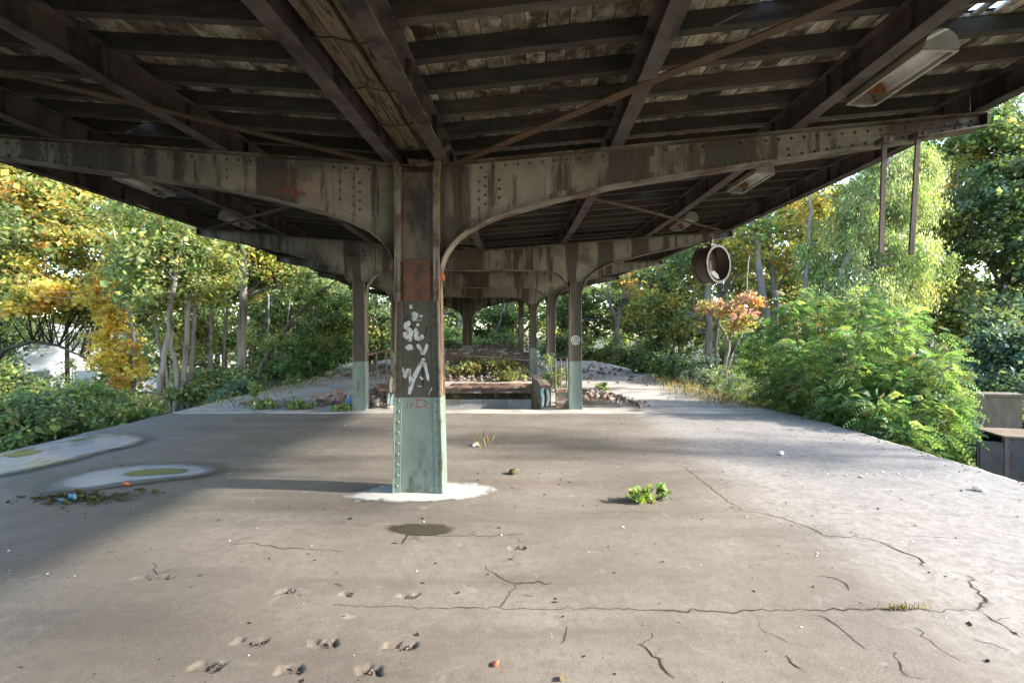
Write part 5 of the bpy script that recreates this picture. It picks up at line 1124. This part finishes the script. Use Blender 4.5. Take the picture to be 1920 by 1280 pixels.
def leaf_bush(name, label, cat, blobs, pal, leaf, per, cr, base, stemn=8, group=None, sr=.016, **kw):
    base = np.array(base, float); o = tag(empty(name, tuple(base)), label, cat, group); cl = blob_pts(blobs); tr = MB()
    for c in cl[:: max(1, len(cl) // stemn)]: tr.tube([Vector((rng.normal(0, 6 * sr), rng.normal(0, 6 * sr), 0)), Vector(((c - base) * .5 + rng.normal(0, 4 * sr, 3))), Vector(c - base)], [sr, sr * .6, sr * .3], 5)
    tr.build('stems', dbark_m, o, True); v, f, c = crown_arrays(cl, per, cr, leaf, pal, **kw); mesh_np('foliage', v - base, f, herb_m, o, c); return o
leaf_bush('shrub', 'blue-green bushy shrub at the right picture edge', 'shrub', [(W(1875, 650, 14.5), (.9, .9, .95), 90), (W(1940, 690, 14), (.9, .9, .8), 50), (W(1850, 720, 14), (.7, .8, .7), 40)], [(BG, 4), (G2, 1.5), ((.11, .17, .11), 2), (G1, 1)], .10, 75, .28, gp(1885, 14.5))
leaf_bush('shrub', 'bright green leafy shrub standing on the left platform edge under the dark trees', 'shrub', [(W(590, 672, 21.5), (1.0, .7, .75), 75), (W(575, 650, 21.5), (.35, .4, .9), 22), (W(632, 660, 22), (.5, .5, .6), 24), (W(550, 690, 21), (.5, .5, .3), 18)], [(RB, 3), (G2, 2.5), ((.10, .20, .07), 3), (G3, 1)], .12, 60, .26, gp(590, 21.5) + np.array([0, 0, .5]))
leaf_bush('shrub', 'dense dark green undergrowth at the far left beyond the puddle', 'shrub', [(W(40, 810, 8.9), (1.2, .7, .5), 110), (W(-60, 800, 9.2), (1.2, .8, .6), 70), (W(100, 790, 9.6), (1.0, .7, .45), 80)], [(G2, 3), (G1, 2.6), (RB, 1.2), (G0, .6)], .085, 80, .22, (-9.0, 9.3, -1.08), jit=.25)
leaf_bush('shrub', 'lush lighter green weeds beyond the left platform edge', 'shrub', [(W(150, 772, 10.4), (.9, .7, .5), 100), (W(205, 780, 11.2), (.7, .6, .35), 60), (W(90, 765, 11), (.9, .7, .35), 50)], [(RB, 3), (G2, 2.5), (G3, 1.5), ((.13, .22, .05), 1.5)], .085, 80, .20, (-8.9, 10.6, -1.08))
leaf_bush('shrub', 'pale yellow-green knotweed at the foot of the left maples', 'shrub', [(W(245, 768, 12.4), (.55, .5, .28), 50), (W(270, 762, 13.2), (.5, .5, .25), 40)], [((.46, .40, .16), 2.5), (YG, 2), (G3, 1.6), (G2, 1)], .085, 60, .18, (-9.2, 12.8, -1.08))
leaf_bush('shrub', 'leafy undergrowth between the grey stem clump and the thick trunk', 'shrub', [(W(400, 720, 17), (1.2, .8, .55), 70), (W(350, 735, 15.6), (.7, .5, .3), 36), (W(440, 715, 18), (.8, .6, .4), 36)], [(G2, 3), (G3, 1.6), (G1, 1.6), (YG, .7)], .10, 55, .24, gp(400, 17))
leaf_bush('shrub', 'pale blue-green weeds by the left platform edge near the fallen stones', 'shrub', [(W(450, 722, 15.5), (.35, .3, .2), 16), (W(420, 742, 14), (.3, .3, .14), 14), (W(405, 745, 13.6), (.3, .2, .12), 10)], [((.16, .24, .16), 3), (G2, 1.5), (BG, 1)], .08, 45, .14, gp(440, 15) + np.array([0, 0, .6]))
leaf_bush('shrub', 'green shrub on the right platform edge beyond the forked trunk', 'shrub', [(W(1215, 680, 20), (.7, .6, .45), 46), (W(1260, 690, 18.5), (.7, .6, .5), 46), (W(1235, 650, 20.5), (.6, .6, .5), 30)], [(BG, 2.4), (G2, 2.5), (G1, 1.5), (RB, .8)], .09, 60, .22, gp(1235, 19.5))
leaf_bush('flowering_weeds', 'white-flowering weeds left of the small crooked tree', 'weeds', [(W(1310, 690, 15.5), (.5, .4, .35), 42), (W(1335, 705, 14.8), (.4, .3, .25), 26)], [((.50, .52, .44), 2.2), (G2, 2.4), (BG, 1.6)], .06, 55, .17, gp(1315, 15.4))
leaf_bush('shrub', 'dark shrub below the right trees beside the flowering weeds', 'shrub', [(W(1400, 665, 15.5), (.8, .6, .7), 70), (W(1440, 650, 16), (.8, .8, .9), 60)], [(G1, 2.5), (G2, 2.5), (RB, 1.2)], .09, 60, .24, gp(1410, 15.6))
leaf_bush('undergrowth', 'dark undergrowth along the far right side of the platform', 'shrub', [(W(1120, 670, 29), (1.6, 1, .7), 60), (W(1195, 670, 26), (1.5, 1, .8), 60), (W(1060, 665, 29), (1.2, 1, .9), 50)], MIX_D, .14, 55, .34, gp(1150, 28))
leaf_bush('undergrowth', 'green undergrowth filling the view behind the last column', 'shrub', [(W(930, 648, 29), (1.6, 1, .6), 60), (W(840, 640, 30), (1.5, 1, .7), 50), (W(700, 650, 30), (1.8, 1, .8), 60)], [(G2, 3), (RB, 1.4), (G1, 2)], .14, 55, .34, gp(880, 29))
leaf_bush('undergrowth', 'dark undergrowth along the far left side behind the green shrub', 'shrub', [(W(520, 690, 24), (1.2, 1, .5), 36), (W(640, 655, 28), (1.6, 1, .8), 50)], MIX_D, .13, 60, .32, gp(540, 24))
leaf_bush('shrub', 'low brambles beside the metal cabinet, just outside the right picture edge', 'shrub', [((10.6, 7.6, -.6), (1.2, 1.0, .6), 70), ((11.8, 5.6, -.7), (1.3, 1.2, .6), 70)], [(G2, 3), (G1, 2), (G3, 1)], .10, 60, .28, (11.0, 6.8, -1.08))
leaf_bush('shrub', 'scrub on the slope farther outside the right picture edge', 'shrub', [((14.5, 9.0, -.6), (1.8, 1.4, 1.1), 90), ((16.5, 6.0, -1.5), (2.0, 1.8, 1.2), 80)], [(G2, 3), (G1, 2), (G3, 1.4)], .12, 60, .36, (15, 8, -1.5))
# plants on the platform
def sprig(name, label, px, py, n, r, h, pal, leaf=.05, flat=1.0):
    p = at_floor(px, py); c = [(p + np.array([0, 0, h * .55]), (r, r * .7 * flat, h * .5), n)]
    return leaf_bush(name, label, 'plant', c, pal, leaf, 14, .045 if r < .2 else .09, p, 4, sr=.005)
sprig('weed', 'small leafy weed growing from the concrete right of the nearest column', 1205, 943, 16, .11, .13, [((.30, .38, .10), 2), (RB2, 2), (G3, 1)], .045)
sprig('weed', 'tiny upright sprig beside the small leafy weed', 1243, 938, 6, .03, .16, [((.26, .36, .12), 2), (RB, 2)], .04)
def at_rear(px, py): p = G(px, py); p[2] = .012; return p
for px, py, n, r, h, lb in ((490, 768, 22, .28, .18, 'green weeds on the joint of the left platform, left of the fallen lump'), (478, 752, 12, .09, .42, 'tall single weed standing on the left platform'), (560, 768, 24, .30, .16, 'low green weeds just left of the fallen brick lump'), (640, 771, 10, .2, .10, 'low weeds at the foot of the left column'), (1130, 737, 14, .18, .30, 'young plant growing beside the rubble right of the right column'), (1380, 735, 20, .3, .2, 'weeds at the right edge of the rear platform'), (548, 722, 16, .3, .3, 'weeds at the left edge far along the platform')):
    p = at_rear(px, py); leaf_bush('weed', lb, 'plant', [(p + np.array([0, 0, h * .5]), (r, r * .6, h * .5), n)], [(G2, 3), (RB, 2), (G3, 1.5)], .06, 22, .09, p, 4, sr=.006)
leaf_bush('weeds', 'brownish-green weeds sprouting from the rubble behind the stair opening', 'weeds', [((-1.6, 17.6, .35), (.7, .6, .18), 40), ((-.2, 17.8, .35), (.7, .7, .28), 60), ((-.1, 16.6, .15), (.5, .3, .14), 30), ((-1.2, 18.8, .45), (1.0, .5, .2), 36)], [(G3, 2), (YG, 1.6), ((.20, .16, .07), 2.4), (G2, 1.6)], .07, 34, .16, (-.7, 17.5, .1))
leaf_bush('weeds', 'green weeds between the two right columns at the railing', 'weeds', [((1.25, 13.6, .35), (.18, .6, .30), 22), ((1.02, 14.45, .55), (.10, .1, .5), 16)], [(G3, 2), (RB, 2), (G2, 2)], .06, 22, .11, (1.35, 13.6, .01))
def grass(name, label, pts, hmin, hmax, pal, w=.006):
    n = len(pts); h = rng.uniform(hmin, hmax, n)[:, None]; a = rng.uniform(0, 6.283, n); d = np.stack([np.cos(a), np.sin(a), 0 * a], 1); lean = d * h * rng.uniform(.1, .7, n)[:, None]; s = np.stack([-d[:, 1], d[:, 0], 0 * a], 1) * w
    up = np.array([0, 0, 1.0]); v = np.stack([pts - s, pts + s, pts + lean * .5 + up * h * .7 + s * .6, pts + lean + up * h, pts + lean * .5 + up * h * .7 - s * .6], 1).reshape(-1, 3)
    o0 = pts.mean(0); f = np.arange(5 * n).reshape(n, 5); o = mesh_np(name, v - o0, f, herb_m, None, np.repeat(tint(pal, pick(pal, n)), 5, 0), loc=tuple(o0)); return tag(o, label, 'grass', kind='stuff')
DRY = [((.38, .30, .16), 3), ((.28, .24, .10), 2), (G3, 1)]
grass('grass', 'dry grass along the right edge of the rear platform', scatter(900, 3.6, 5.2, 10.6, 17, lambda x, y: .006, lambda x, y: max(.03, (x - 3.9) / 1.2)), .05, .24, DRY)
grass('grass', 'thin grass along the left edge of the rear platform', scatter(700, -6.6, -5.2, 10.6, 20, lambda x, y: .006, lambda x, y: max(.03, (-5.5 - x) / 1.0)), .04, .2, DRY + [(G2, 3)])
grass('grass', 'dry stalks beside the pale brick bit behind the nearest column', near(903, 838, 14, .10, .05), .06, .22, DRY, .003)
grass('grass', 'tuft of short grass in the long crack on the right', np.vstack([near(1690, 1148, 46, .06, .008), near(1730, 1148, 10, .05, .006)]), .01, .05, [((.16, .18, .05), 2), ((.24, .15, .06), 2)], .003)

def fallen(n, label, dens):
    P_ = []
    while len(P_) < n:
        y = 2.2 + 7.7 * rng.random(); x = rng.uniform(le(y) + .1, re(y) - .05)
        if rng.random() < dens(x, y): P_.append((x, y, float(fz(x, y)) + .006))
    P_ = np.array(P_); v, f = leaf_quads(P_, .032, .7, 3.0); pal = [((.13, .085, .045), 3), ((.19, .14, .055), 2), ((.07, .05, .035), 4), ((.20, .10, .045), 1)]
    o0 = P_.mean(0); tag(mesh_np('fallen_leaves', v - o0, f, herb_m, None, np.repeat(tint(pal, pick(pal, n)), 4, 0), loc=tuple(o0)), label, 'leaves', kind='stuff')
fallen(480, 'dry fallen leaves blown along the platform edges', lambda x, y: min(1, .03 + 1.0 * math.exp(-(x - float(le(y))) / .35) + .8 * math.exp(-(float(re(y)) - x) / .3)))
